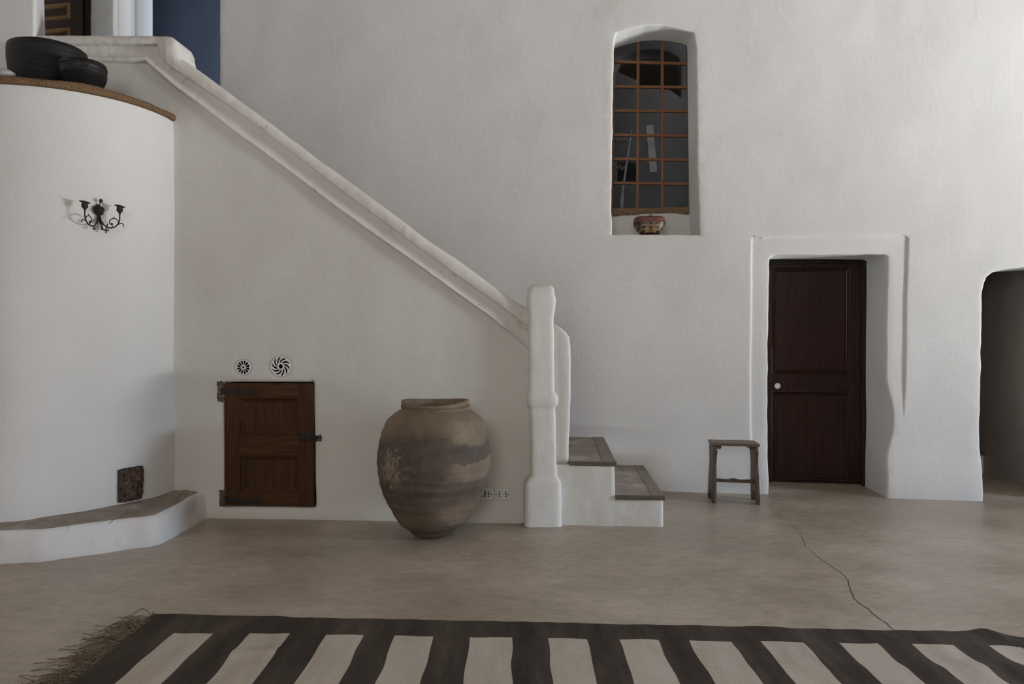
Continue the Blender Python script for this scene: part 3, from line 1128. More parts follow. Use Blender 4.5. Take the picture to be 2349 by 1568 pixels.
# ---- passage behind the archway
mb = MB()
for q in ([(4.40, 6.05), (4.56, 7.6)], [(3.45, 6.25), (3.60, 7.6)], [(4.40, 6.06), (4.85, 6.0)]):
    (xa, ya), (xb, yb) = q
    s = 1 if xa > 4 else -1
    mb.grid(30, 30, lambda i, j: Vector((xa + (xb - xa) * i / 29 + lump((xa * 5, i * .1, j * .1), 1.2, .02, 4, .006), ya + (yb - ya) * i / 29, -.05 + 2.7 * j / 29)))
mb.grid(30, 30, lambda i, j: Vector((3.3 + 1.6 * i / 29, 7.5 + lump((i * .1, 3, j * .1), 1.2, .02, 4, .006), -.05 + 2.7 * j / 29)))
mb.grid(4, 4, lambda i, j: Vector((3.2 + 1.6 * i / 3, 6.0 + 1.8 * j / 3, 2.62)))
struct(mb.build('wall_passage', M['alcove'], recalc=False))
st = thing('passage_step', 'low white step with dark tread at the back of the archway', 'step', (4.0, 6.98, 0))
mb = MB(); mb.box((3.5, 6.98, -.01), (4.555, 7.5, .175)); mb.build('riser', M['white'], st, smooth=False, bevel=.012)
mb = MB(); mb.box((3.5, 6.955, .172), (4.55, 7.5, .20)); mb.build('tread', M['lip'], st, smooth=False, bevel=.005)

# ---- landing: blue passage, upper door, end wall
mb = MB()
PBL = WB.back(1.35)
mb.grid(40, 20, lambda i, j: PBL.w(-5.2 + 5.0 * i / 39, 2.3 + 3.7 * j / 19, lump((i * .12, j * .14, 4), 1.2, .02, 4, .006)))
struct(mb.build('wall_upper_passage', M['blue'], recalc=False))
mb = MB()
c0, c1 = WB.back(D_BLUE), WB.back(1.45)
a0, a1 = bx0 - .4, bx1 + .5
mb.prism([c0.w(a0, LAND - .14), c0.w(a1, LAND - .14), c1.w(a1, LAND - .14), c1.w(a0, LAND - .14)], [c0.w(a0, LAND - .03), c0.w(a1, LAND - .03), c1.w(a1, LAND - .03), c1.w(a0, LAND - .03)])
struct(mb.build('floor_upper_passage', M['cement'], smooth=False))
# raised white band inside the passage jamb
mb = MB()
q = [WB.w(bx0 - .01, LAND, -.29), WB.w(bx0 + .028, LAND, -.30), WB.w(bx0 + .03, LAND, -.54), WB.w(bx0 - .01, LAND, -.54)]
mb.prism(q, [p + Vector((0, 0, 3.1)) for p in q])
q = [WB.w(bx0 - .01, LAND, -.05), WB.w(bx0 + .016, LAND, -.055), WB.w(bx0 + .018, LAND, -.235), WB.w(bx0 - .01, LAND, -.25)]
mb.prism(q, [p + Vector((0, 0, 3.1)) for p in q])
struct(mb.build('trim_1', M['white'], smooth=False, bevel=.012, seg=3))

PU = WB.back(0.07)
lf = PU.loc(-30, 50)[0], LAND, PU.loc(190, 50)[0], 4.66
za = PU.loc(150, 43)[1]
zb = PU.loc(150, 64)[1]
pa0, pa1 = lf[0] + .13, PU.loc(161.5, 50)[0]
upp = (pa0, za, pa1, 4.58)
low = (pa0, 3.45, pa1, zb)
lw2 = (pa0, LAND + .14, pa1, 3.36)
d2 = struct(leaf_with_panels(PU, lf, [upp, low, lw2], 0.0).build('door_2', M['udoor'], smooth=False, bevel=.002))
for r in (upp, low, lw2):
    mb = MB(); frame_ring(mb, PU, r, [0, .005, .022, .036, .044], [0, .014, .016, .002, -.014]); mb.build('moulding', M['umould'], d2, smooth=False)
    mb = MB(); slab(mb, PU, (r[0] + .040, r[1] + .040, r[2] - .040, r[3] - .040), -.03, -.012); mb.build('panel', M['udoor'], d2, smooth=False)
mb = MB()
fx = PU.loc(190, 50)[0]
slab(mb, PU, (fx, LAND, ux1 + .02, 4.74), -.05, -.012)
slab(mb, PU, (ux0 - .02, LAND, lf[0], 4.74), -.05, .01)
slab(mb, PU, (lf[0], 4.66, fx, 4.74), -.05, .01)
mb.build('door_frame', M['wood'], d2, smooth=False, bevel=.004)

mb = MB()


def endwall(i, j):
    z = 2.62 + 3.4 * j / 39
    path = [(-5.45, 5.33), (-4.6, 5.31), (-3.52, 5.262), (-3.445, 5.262), (-3.43, 5.28), (-3.52, 5.48), (-3.672, 5.76), (-3.75, 5.80), (-4.2, 5.9), (-5.45, 5.95)]
    t = i / 59 * (len(path) - 1)
    k = min(int(t), len(path) - 2)
    f = t - k
    x = path[k][0] * (1 - f) + path[k + 1][0] * f
    y = path[k][1] * (1 - f) + path[k + 1][1] * f
    return Vector((x + lump((x, y, z), 2.2, .012, 7, .006), y + lump((x + 4, y, z), 1.5, .01, 5, .003), z))


mb.grid(60, 40, endwall)
struct(mb.build('wall_upper_left', M['white'], angle=50))

# ------------------------------------------------------------------ rounded wall at the left, with its ledge top
CX, CY = -3.2, 5.26
FRONT = []


def round_plan(t, z):
    """t 0..1 runs from the corner with the staircase round to the left"""
    k = 1 - max(0, min(1, (z - .15) / 2.4))
    if t <= 0.6:
        th = math.radians(-6 + (t / 0.6) * 96)
        grow = max(0, min(1, (math.degrees(th) - 45) / 38))
        r = 0.775 + 0.15 * k * grow * grow * (3 - 2 * grow)
        n = Vector((math.cos(th), -math.sin(th), 0))
        p = Vector((CX, CY, 0)) + n * r
    else:
        f = (t - .6) / .4
        p = Vector((CX - 2.2 * f, CY - (0.775 + .15 * k) + 0.12 * f, 0))
        n = Vector((0, -1, 0))
    p.z = z
    return p, n


def round_surf(i, j):
    t, z = i / 109, -0.02 + 2.85 * j / 59
    p, n = round_plan(t, z)
    o = lump(p, 1.6, .010, 5.0, .003)
    if j >= 58:
        o -= .003 * (j - 57)
    return p + n * o


mb = MB()
mb.grid(110, 60, round_surf)
topc = [round_surf(i, 59) for i in range(110)]
base_n = len(mb.v)
mb.add(topc + [Vector((-5.4, 5.6, 2.83)), Vector((-2.4, 5.6, 2.83))], [tuple(range(110)) + (110, 111)])
struct(mb.build('wall_rounded', M['white'], angle=50))

# straw matting lying on the rounded top
mb = MB()
nm = 150


def mat_pt(i, j):
    t = i / (nm - 1) * 0.86
    p, n = round_plan(t, 2.84)
    q = p + n * (0.010 + .006 * noise.noise(p * 9))
    th = 0.044 + 0.008 * noise.noise(p * 5) + 0.012 * math.exp(-((t - .36) / .10) ** 2)
    h = [(-.16, th + .002), (-.03, th + .002 + .004 * noise.noise(p * 40)), (-.006, th), (.004, th * .75), (.006 + .004 * noise.noise(p * 60), th * .45), (.003, .006), (-.02, 0)][j]
    return Vector((q.x + n.x * h[0], q.y + n.y * h[0], 2.831 + h[1] + .0025 * noise.noise(p * 80)))


mb.grid(nm, 7, mat_pt)
inner = [mat_pt(i, 0) for i in range(nm)]
mb.add(inner + [Vector((-4.7, 5.24, 2.874)), Vector((-2.5, 5.24, 2.874))], [tuple(range(nm)) + (nm, nm + 1)])
o = mb.build('straw_mat', M['mat'], angle=50)
tag(rest_at(o, (-3.2, 5.0, 2.836)), 'brown straw matting edging the top of the rounded white wall under the bowls', 'mat')

# bowls and stone on the matting
MZ = 2.882


def bowl(name, c, prof, label, amp):
    mb = MB()

    def fn(r, z, w, i):
        return r * (1 + amp * noise.noise(Vector((math.cos(w) * 2, math.sin(w) * 2, z * 9)))), z + amp * .06 * math.sin(w * 2 + 1)
    mb.lathe(prof, c, 72, fn)
    o = mb.build(name, M['black_bowl'], angle=50)
    return tag(rest_at(o, c), label, 'bowl')


bowl('clay_bowl', (-3.155, 4.98, MZ), [(.10, 0), (.16, .02), (.205, .08), (.226, .16), (.236, .25), (.238, .315), (.234, .345), (.226, .352), (.219, .346), (.218, .28), (.20, .12), (.12, .03), (.02, .02)],
     'large deep black clay bowl on the straw matting', .02).data.materials[0] = M['tooled']
# ridged small bowl with a row of notches under its lip
prof = [(.050, 0), (.085, .008)]
for k in range(9):
    z = .02 + k * .012
    r = .103 + .034 * math.sin(min(1, (k + 1) / 8) * PI / 2)
    prof += [(r, z), (r - .0022, z + .006)]
prof += [(.139, .130), (.1405, .137), (.137, .140), (.138, .146), (.134, .166), (.128, .170), (.122, .165), (.124, .12), (.10, .04), (.02, .02)]
sb = bowl('clay_bowl', (-2.800, 4.785, MZ + .012), prof, 'small ridged black clay bowl in front of the large bowl', .02)
mb = MB()
nn = Vector((-2.800, 4.785, MZ + .012))
for k in range(70):
    w = 2 * PI * k / 70
    d = Vector((math.cos(w), math.sin(w), 0))
    t = Vector((-d.y, d.x, 0))
    p = nn + d * .1375 + Vector((0, 0, .143))
    mb.tube([p - t * .004 - Vector((0, 0, .002)), p + t * .004 + Vector((0, 0, .002))], .0025, 5)
mb.build('notch_band', M['black_bowl'], sb)
mb = MB()
sc_ = Vector((-3.185, 4.60, MZ - .001))
mb.lathe([(.012, 0), (.034, .006), (.050, .024), (.056, .042), (.050, .060), (.032, .073), (.008, .078)], sc_, 32,
         lambda r, z, w, i: (r * (1 + .12 * math.cos(w)), z))
o = mb.build('round_stone', M['stone'], angle=60)
tag(rest_at(o, sc_), 'smooth pale grey stone beside the large black bowl', 'stone')


# ------------------------------------------------------------------ iron hatch low in the rounded wall
def on_round(u, v):
    xr = (u - CU) / F
    best = None
    for k in range(4000):
        t = k / 4000 * .6
        p, n = round_plan(t, 1.0)
        z = EYE + (CV - v) / F * p.y
        p, n = round_plan(t, z)
        e = abs(p.x / p.y - xr)
        if n.y < 0.05 and (best is None or e < best[0]):
            best = (e, p, n)
    p, n = best[1], best[2]
    p.z = EYE + (CV - v) / F * p.y
    return p, n


hc, hn = on_round(299, 1110)
ht = Vector((-hn.y, hn.x, 0))
hz = hc.z
# the hatch's own frame: x along the wall, y up, z out of the wall


def hw(x, y, z):
    return hc + ht * x + Vector((0, 0, y)) + hn * z


hatch = thing('iron_hatch', 'small rusty iron hatch set low in the rounded white wall', 'hatch', (hc.x, hc.y, hz - .12))
mb = MB()
W2, H2 = .083, .107


def jag(x, y, k):
    return x + .005 * noise.noise(Vector((x * 60, y * 60, k))), y + .005 * noise.noise(Vector((x * 60, y * 60, k + 9)))


ringo = [(-W2, -H2), (-W2, -.05), (-W2, .02), (-W2, .08), (-W2, H2), (-.04, H2 + .006), (0, H2 + .004), (.05, H2 + .008), (W2, H2 + .006), (W2 + .004, .06), (W2, 0), (W2 - .002, -.06), (W2 - .01, -H2 - .004), (.03, -H2), (-.03, -H2 - .004)]
ro = fine_loop(ringo, .012)
ri = [(x * .80 + .004, y * .86 - .004) for x, y in ro]
rings = []
for L, z, s in ((ro, -.03, 0), (ro, .012, 1), ([(x * .93, y * .95) for x, y in ro], .024, 2), (ri, .022, 3), (ri, .004, 4)):
    rings.append([hw(*jag(x, y, s), z + .004 * noise.noise(Vector((x * 80, y * 80, s)))) for x, y in L])
loft(mb, rings, cap=False)
mb.build('frame', M['sooty'], hatch, angle=30)
mb = MB()
mb.box((-.072, -.098, -.02), (.074, .094, .010), hw)
mb.box((-.050, .055, .008), (.040, .075, .018), hw)
mb.box((.022, -.07, .008), (.034, .07, .018), hw)
mb.box((-.050, -.075, .008), (.055, -.055, .016), hw)
leafh = mb.build('door', M['hatchi'], hatch, smooth=False, bevel=.002)
mb = MB(); mb.tube([hw(.045, -.02, .008), hw(.05, -.02, .026), hw(.05, .0, .028), hw(.045, .02, .008)], .004, 6); mb.build('latch', M['iron'], leafh)
mb = MB(); mb.box((-.064, -.085, .006), (-.054, .085, .018), hw); mb.build('hinge', M['ironr'], leafh, smooth=False, bevel=.002)

# ------------------------------------------------------------------ iron candle sconce
sc0, sn = on_round(225, 490)
stg = Vector((-sn.y, sn.x, 0))
if stg.x < 0:
    stg = -stg
zc = 2.09


def sw(x, y, z):
    """x along the wall to the right, y out of the wall, z height"""
    return Vector((sc0.x, sc0.y, 0)) + stg * x + sn * y + Vector((0, 0, z))


sco = thing('wall_sconce', 'black wrought iron candle sconce with two arms on the rounded white wall', 'sconce', sw(0, 0, zc))
mb = MB()
# grape-like rosette
rr = random.Random(3)
for k in range(110):
    w = rr.uniform(0, 2 * PI); q = math.sqrt(rr.random())
    x, z = .029 * q * math.cos(w), .034 * q * math.sin(w)
    y = .020 * (1 - q * q) + .014
    c = sw(x, y, zc + .006 + z)
    r = .0062
    mb.lathe([(r * .2, -r), (r * .85, -r * .5), (r, 0), (r * .85, r * .5), (r * .2, r)], c, 7)
mb.lathe([(.010, -.030), (.022, -.014), (.022, .014), (.010, .032)], sw(0, .006, zc + .006), 16)
mb.build('rosette', M['iron'], sco)
mb = MB()
r = .0125
c = sw(.006, .040, zc + .062)
mb.lathe([(r * .2, -r), (r * .7, -r * .7), (r, 0), (r * .7, r * .7), (r * .2, r)], c, 14)
mb.tube([c, sw(.002, .025, zc + .045), sw(0, .012, zc + .03)], .0035, 7)
mb.build('finial', M['ironr'], sco)
mb = MB()
for x in (-.008, .006, .013):
    mb.tube([sw(x * .4, .012, zc - .02), sw(x, .010, zc - .06), sw(x * 1.6, .018, zc - .085)], [.006, .005, .004], 7)
mb.build('stem', M['iron'], sco)


def spiral(c, ex, r0, r1, a0, a1, n=18, up=Vector((0, 0, 1))):
    return [c + ex * (math.cos(a0 + (a1 - a0) * i / n) * (r0 + (r1 - r0) * i / n)) + up * (math.sin(a0 + (a1 - a0) * i / n) * (r0 + (r1 - r0) * i / n)) for i in range(n + 1)]


def curve_pts(P, n=8):
    P = [Vector(p) for p in P]
    out = []
    for i in range(len(P) - 1):
        p0, p1, p2, p3 = P[max(i - 1, 0)], P[i], P[i + 1], P[min(i + 2, len(P) - 1)]
        for k in range(n):
            t = k / n
            out.append(0.5 * ((2 * p1) + (p2 - p0) * t + (2 * p0 - 5 * p1 + 4 * p2 - p3) * t * t + (3 * p1 - p0 - 3 * p2 + p3) * t ** 3))
    out.append(P[-1])
    return out


for sgn in (-1, 1):
    A_ = .100
    arm = [sw(sgn * .006, .012, zc - .03), sw(sgn * .016, .030, zc - .078), sw(sgn * .045, .062, zc - .108), sw(sgn * .078, .082, zc - .100), sw(sgn * .097, .094, zc - .068), sw(sgn * .100, .096, zc - .030), sw(sgn * .100, .096, zc - .012)]
    mb = MB()
    mb.tube(curve_pts(arm), .0042, 8)
    ex = (stg * sgn * .79 + sn * .61).normalized()
    mb.tube(spiral(sw(sgn * .040, .058, zc - .121), ex, .014, .003, 1.4, 1.4 + 5.2, 22), [.0035] * 18 + [.0045] * 5, 7)
    yo = lambda x: .014 + x / .1 * .082
    lp = [(.0955, -.078), (.088, -.056), (.072, -.047), (.056, -.056), (.051, -.074), (.058, -.086)]
    mb.tube(curve_pts([sw(sgn * x, yo(x), zc + z) for x, z in lp], 5), .0031, 7)
    r = .0078
    mb.lathe([(r * .2, -r), (r * .75, -r * .65), (r, 0), (r * .75, r * .65), (r * .2, r)], sw(sgn * .062, yo(.062), zc - .083), 10)
    mb.tube(curve_pts([sw(sgn * .062, yo(.062), zc - .088), sw(sgn * .066, yo(.064), zc - .097), sw(sgn * .060, yo(.060), zc - .107)], 4), .0026, 6)
    mb.tube([sw(sgn * .074, yo(.074), zc - .047), sw(sgn * .071, yo(.072), zc - .034)], [.004, .001], 6)
    mb.tube(curve_pts([sw(sgn * .092, .090, zc - .085), sw(sgn * .112, .102, zc - .078), sw(sgn * .120, .108, zc - .092), sw(sgn * .118, .106, zc - .100)]), .003, 6)
    arm_o = mb.build('arm', M['iron'], sco)
    mb = MB()
    mb.lathe([(.004, -.022), (.007, -.014), (.009, -.010), (.018, .000), (.019, .006), (.017, .026), (.017, .029), (.031, .0305), (.031, .033), (.016, .0335), (.014, .015)], None, 24,
             fr=lambda p: sw(sgn * A_, .096, zc) + p - Vector((0, 0, (p.x * stg.x + p.y * stg.y) * (.17 if p.z > .028 else .03))))
    mb.build('candle_cup', M['iron'], arm_o)
mb = MB()
# the middle drop with its two small curls
mb.tube(curve_pts([sw(.004, .012, zc - .04), sw(.010, .022, zc - .085), sw(.016, .040, zc - .116), sw(.026, .058, zc - .126), sw(.034, .066, zc - .098), sw(.036, .068, zc - .084)]), .0038, 7)
mb.tube(spiral(sw(.012, .05, zc - .118), stg, .011, .003, 1.2, 6.0, 18), .0034, 7)
mb.tube(curve_pts([sw(.026, .058, zc - .124), sw(.030, .062, zc - .136), sw(.026, .06, zc - .146)]), .0034, 7)
mb.build('drop_scroll', M['iron'], sco)

# ------------------------------------------------------------------ plinth at the foot of the rounded wall
pf = [(-5.2, 4.02), (-4.2, 4.05), (-3.6, 4.08), (-3.2, 4.10), (-2.884, 4.126), (-2.685, 4.167), (-2.559, 4.243), (-2.434, 4.330), (-2.314, 4.430), (-2.215, 4.47), (-2.168, 4.53), (-2.165, 4.678), (-2.162, 4.93), (-2.154, 5.21), (-2.15, 5.27)]
pf = fine_loop(pf, .04)[:-1]
cut = next(i for i, p in enumerate(pf) if p[1] > 5.255) + 1
pf = pf[:cut]
pth = thing('plinth', 'low whitewashed curved plinth with grey cement top at the foot of the rounded wall', 'plinth', (-2.6, 4.5, 0))
ZP = 0.178
N_ = len(pf)
pn_ = []
for i in range(N_):
    t = Vector((*(pf[min(i + 1, N_ - 1)] - pf[max(i - 1, 0)]), 0)).normalized()
    pn_.append(Vector((t.y, -t.x, 0)))


def plinth_pt(i, j):
    p = Vector((*pf[i], 0))
    tail = max(0, min(1, (p.y - 4.75) / .5))
    z = [-.01, .015, .05, .09, .13, .158, .172, ZP][j]
    ins = [0, -.006, .0, .004, .008, .014, .024, .045][j] + tail * 0.05 * (z / ZP)
    return p - pn_[i] * (ins + lump((p.x, p.y, z), 5, .020, 17, .008)) + Vector((0, 0, z + .010 * noise.noise(Vector((p.x * 4, p.y * 4, 2))) * (j > 5)))


mb = MB()
mb.grid(N_, 8, plinth_pt)
mb.build('face', M['plinthw'], pth, angle=60)
mb = MB()
fr = [plinth_pt(i, 7) - Vector((0, 0, .002)) for i in range(N_)]
bk = []
for p in fr:
    q = Vector((min(p.x - .1, -2.35), 5.3, p.z)) if p.x > -3 else Vector((p.x - .2, 4.6, p.z))
    bk.append(q)
mb.grid(N_, 24, lambda i, j: fr[i].lerp(bk[i], j / 23) + Vector((0, 0, (.012 * min(1, j / 20)) + lump(fr[i].lerp(bk[i], j / 23), 5, .007, 14, .003))))
top = mb.build('top', M['cement'], pth, angle=60, label='worn grey cement top')
mb = MB()
cp = [onfloor(u, v, ZP + .012) for u, v in ((250, 1201), (256, 1196), (262, 1189), (277, 1184), (281, 1179), (294, 1175))]
mb.tube([p + Vector((0, 0, .0)) for p in curve_pts(cp, 4)], [.0022, .0012, .0018, .0014] * 5 + [.0006], 5)
mb.build('crack', M['lip'], top)

# ------------------------------------------------------------------ staircase
stair = thing('staircase', 'whitewashed masonry staircase with moulded sloping handrail and square newel post', 'staircase', (0.3, 5.2, 0))
T_ = [(-200, 84), (60, 86), (385, 88), (404, 92), (414, 100), (420, 115), (423.5, 142), (446, 154), (503, 196), (561, 239), (607, 273), (653, 307), (721, 359), (790, 408), (840, 444), (896.5, 486), (973, 545), (1049.6, 596), (1126, 652), (1177, 688), (1203, 704), (1240, 712)]
C_ = [(-200, 108), (60, 108), (372, 109), (379, 141), (400, 158), (446, 189), (515, 235), (607, 301), (698.5, 371), (767, 424), (840, 479), (896, 519.5), (963, 568), (1050, 632), (1126, 685), (1210, 747), (1240, 768)]
B_ = [(-200, 134), (60, 134), (342, 134), (400, 188), (469, 241), (561, 312), (630, 361), (698, 411), (777, 471), (840, 516), (896, 556), (973, 610), (1050, 666), (1126, 720), (1210, 786), (1240, 808)]
E_ = [(-200, 144), (60, 144), (340, 146), (348, 157), (400, 201), (478, 256), (561, 321), (630, 370), (698, 421), (777, 482), (840, 527), (896, 566), (973, 620), (1050, 676), (1126, 730), (1210, 797), (1240, 820)]


def interp(tab, u):
    t = np.array(tab, float)
    return np.interp(u, t[:, 0], t[:, 1])


def rail_disp(a, b):
    u, v = WS.seen(a, b)
    t, c, bt, e = (interp(k, u) for k in (T_, C_, B_, E_))
    o = np.zeros_like(u)
    s1 = (v - t) / np.maximum(c - t, 1)
    cop = 0.030 + 0.036 * np.sqrt(np.clip(1 - ((s1 - .62) / .68) ** 2, 0, 1))
    s2 = (v - c) / np.maximum(bt - c, 1)
    cove = 0.016 + 0.010 * (2 * s2 - 1) ** 2 + .006 * s2
    s3 = (v - bt) / np.maximum(e - bt, 1)
    bead = 0.010 + 0.034 * np.sqrt(np.clip(1 - ((s3 - .42) / .62) ** 2, 0, 1))
    o = np.where(v < c, cop, np.where(v < bt, cove, bead))
    # end scroll of the level part catches the light on its rounded cheek
    sc = np.exp(-((u - 402) / 16) ** 4) * np.exp(-((v - 114) / 30) ** 4)
    o = o + .022 * sc
    n = np.array([lump(WS.w(x, y), 6, .005, 22, .003) for x, y in zip(a, b)])
    return o + n


S = WS.loc
rail_out = [S(u, v) for u, v in T_ if -100 < u < 1225] + [S(1228, 709), S(1228, 810)] + [S(u, v) for u, v in E_[::-1] if -100 < u < 1225]
rail_out = [S(-100, 84.5)] + rail_out + [S(-100, 144)]
relief('handrail', WS, rail_out, [], 0.013, M['rail'], rail_disp, stair, rim=0.20, rnd=0.014,
       lines=[[S(u, v) for u, v in C_ if -100 < u < 1225], [S(u, v) for u, v in B_ if -100 < u < 1225]], wob=.004)

mid = [(u, (interp(C_, u) * .5 + interp(E_, u) * .5)) for u in (-100, 60, 340, 400, 561, 698, 840, 973, 1126, 1210)]
side_out = [S(u, v) for u, v in mid] + [S(u, v) for u, v in ((1240, 760), (1262, 741), (1274, 744), (1286, 751), (1298, 761), (1305, 772), (1308.5, 790), (1309.5, 870), (1307.5, 950), (1305, 1000), (1303.5, 1068), (1310, 1085))]
aR = S(1335, 1100)[0]
side_out += [(aR, -.02), (S(-100, 1100)[0], -.02)]
cup = [S(513, 877), S(718, 875.5), S(722.5, 1163), S(518, 1161.5)]


def circ(u, v, r, n=28):
    a, b = S(u, v)
    return [(a + r * math.cos(2 * PI * k / n), b + r * math.sin(2 * PI * k / n)) for k in range(n)]


def side_disp(a, b):
    o = noise_arr(WS, a, b, s1=1.5, a1=.010, s2=5.0, a2=.004)
    P = np.stack([a, b], 1)
    o += 0.03 * smooth01((.12 - b) / .12) * (a < S(1190, 1100)[0])
    # swelling round the pierced roundels
    for (u, v, r) in ((558, 842, .075), (644, 840, .10)):
        c = np.array(S(u, v))
        o += .006 * np.exp(-((P - c) ** 2).sum(1) / r ** 2)
    # the end of the parapet stands a little proud
    uu = WS.seen(a, b)[0]
    o -= .045 * smooth01((uu - 1268) / 12) * (b < .425)
    return o + .03 * smooth01((uu - 1262) / 20)


relief('side_wall', WS, side_out, [(cup, .12), (circ(558, 842, .050), .012), (circ(644, 840, .068), .012)], 0.045, M['stairw'], side_disp, stair, rim=.20, rnd=.022, wob=.004)

# newel post: one lofted shaft with base, band and cap
zz = lambda y: EYE + (CV - (620 + y / 2.528)) / F * 4.985
wm = lambda w: w / 2.528 / F * 4.985
sec = [(1478, 0, 82, 300), (1440, 0, 80, 300), (1300, 0, 80, 299), (1236, 0, 82, 297), (1222, 0, 88, 292), (1208, 0, 98, 284), (1198, 0, 112, 276), (1185, 0, 118, 272), (1000, 0, 117, 269), (860, 0, 113, 266), (800, 0, 111, 264), (788, 0, 104, 268),
       (776, 0, 99, 279), (745, 0, 98, 281), (725, 0, 100, 277), (712, 0, 104, 266), (700, 0, 107, 259), (600, 0, 107, 258), (400, 0, 105, 256), (262, 0, 106, 254), (250, 0, 104, 256), (240, 0, 101, 260), (205, 0, 98, 264), (178, 0, 96, 268),
       (150, 0, 97, 265), (132, 0, 102, 259), (120, 0, 105, 259), (104, 0, 106, 258), (90, 0, 114, 248), (82, 0, 130, 236), (79, 0, 150, 215)]
mb = MB()
rings = []
for (y, _, l, r) in sec:
    cx = (1170 + (l + r) / 2 / 2.528 - CU) / F * 4.985
    hw_ = wm(r - l) / 2
    ring = []
    n = 48
    for k in range(n):
        w = 2 * PI * k / n + PI / n
        c, s = math.cos(w), math.sin(w)
        e = 7.0 if y > 95 else 4
        x = hw_ * math.copysign(abs(c) ** (2 / e), c)
        yy = hw_ * math.copysign(abs(s) ** (2 / e), s)
        ring.append(Vector((cx + x, 5.058 + yy, max(zz(y), -.01))))
    rings.append(ring)
# resample upwards for an uneven, many times limewashed surface
fine = []
for A, B in zip(rings[:-1], rings[1:]):
    k = max(1, int((B[0].z - A[0].z) / .02))
    for j in range(k):
        fine.append([p.lerp(q, j / k) for p, q in zip(A, B)])
fine.append(rings[-1])
cz = [sum((p for p in R), Vector()) / len(R) for R in fine]
fine = [[p + (p - c).normalized() * lump(p, 9, .0034, 28, .0024) for p in R] for R, c in zip(fine, cz)]
loft(mb, fine)
mb.build('newel_post', M['newel'], stair, angle=50)

# the two lowest steps, built out in front of the post line
YF = 4.975


def step_block(name, fl, frr, br, bl_, z, tname):
    mb = MB()
    nx, nz = 26, 14

    def face(i, j):
        p = Vector((*fl, 0)).lerp(Vector((*frr, 0)), i / (nx - 1))
        zt_ = z - .022
        ed = .012 * (1 if i == nx - 1 and (z < .3 or zt_ * j / (nz - 1) > .22) else 0)
        return Vector((p.x, p.y - lump((p.x, j * .02, z), 5, .007, 15, .003) + ed, -.01 + (zt_ + .01) * j / (nz - 1)))
    mb.grid(nx, nz, face)
    mb.grid(16, nz, lambda i, j: Vector((*frr, 0)).lerp(Vector((*br, 0)), i / 15) + Vector((lump((i * .1, j * .02, z), 5, .005, 15, .003) - .004, .012 * (i == 0), -.01 + (z - .012) * j / (nz - 1))))
    cap_ = [(fl[0], fl[1] + .02), (frr[0] - .03, frr[1] + .02), (br[0] - .03, br[1]), bl_]
    mb.prism([Vector((*q, z - .1)) for q in cap_], [Vector((*q, z - .024)) for q in cap_])
    sb_ = mb.build(name, M['stairw'], stair, angle=50, recalc=False)
    return sb_


def tread_slab(step, fl, frr, br, bl_, z, wb):
    fl, frr, br, bl_ = (Vector((*q, 0)) for q in (fl, frr, br, bl_))
    lip = Vector((0, -.010, 0))
    mb = MB()
    nx, ny = 24, 40
    ifr = frr.lerp(fl, wb / (frr - fl).length)
    ibr = br.lerp(bl_, wb / (br - bl_).length)

    def topf(i, j):
        a = fl.lerp(ifr, i / (nx - 1)); b = bl_.lerp(ibr, i / (nx - 1))
        p = a.lerp(b, j / (ny - 1))
        return Vector((p.x, p.y, z - .003 + lump(p, 7, .003, 20, .0015)))
    mb.grid(nx, ny, topf)
    mb.prism([p + Vector((0, 0, z - .024)) for p in (fl, ifr, ibr, bl_)], [p + Vector((0, 0, z - .008)) for p in (fl, ifr, ibr, bl_)])
    tr = mb.build('tread', M['cement'], step, recalc=False, angle=40)
    mb = MB()
    c = [ifr + lip, frr + lip + Vector((.008, 0, 0)), br + Vector((.008, 0, 0)), ibr]
    mb.prism([p + Vector((0, 0, z - .022)) for p in c], [p + Vector((0, 0, z)) for p in c])
    mb.build('nosing', M['nosing'], step, smooth=False, bevel=.004, label='smooth grey border strip along the step edge')
    mb = MB()
    c = [fl + lip, frr + lip * 1.1 + Vector((.009, 0, 0)), frr + Vector((.008, .022, 0)), fl + Vector((0, .022, 0))]
    mb.prism([p + Vector((0, 0, z - .027)) for p in c], [p + Vector((0, 0, z + .001)) for p in c])
    mb.build('edge', M['lip'], step, smooth=False, bevel=.004, label='dark front edge of the tread')


xl = .27
lowq = ((xl + .30, YF), (1.024, 4.950), (1.112, 6.30), (xl + .38, 6.36))
hiq = ((xl, 5.012), (.702, YF), (.784, 6.36), (xl + .1, 6.42))
s1 = step_block('step', (.69, YF + .010), lowq[1], lowq[2], (xl, 6.4), .208, 't')
tread_slab(s1, (.702, YF), lowq[1], lowq[2], (.784, 6.36), .208, .075)
s2 = step_block('step', hiq[0], hiq[1], hiq[2], hiq[3], .434, 't')
tread_slab(s2, (.392, 5.004), hiq[1], hiq[2], (.47, 6.42), .434, .085)

# the flight behind the parapet up to the landing
mb = MB()
prof = []
x, z = .40, .434
nst = 10
rise = (LAND - .434) / nst
tops = [(.42, .434)]
for k in range(nst):
    tops += [(x, z), (x, z + rise)]
    z += rise
    x -= .292
xe = x
tops += [(xe, LAND), (-5.3, LAND)]
bots = [(-5.3, LAND - .2), (xe, LAND - .2), (.42, .22)]
poly = tops + bots
yf = lambda X: WS.c - WS.s * X + .12
yb = lambda X: WB.c - WB.s * X + .02
mb.prism([Vector((X, yf(X), Z)) for X, Z in poly], [Vector((X, yb(X), Z)) for X, Z in poly])
mb.build('flight', M['cement'], stair, smooth=False, label='grey cement steps and landing behind the parapet')
# closing wall at the left end under the landing, so that the store under the stairs is dark
mb = MB(); mb.box((-4.0, 5.2, 0), (-3.9, 7.2, 2.4)); struct(mb.build('wall_under_landing', M['white'], smooth=False))

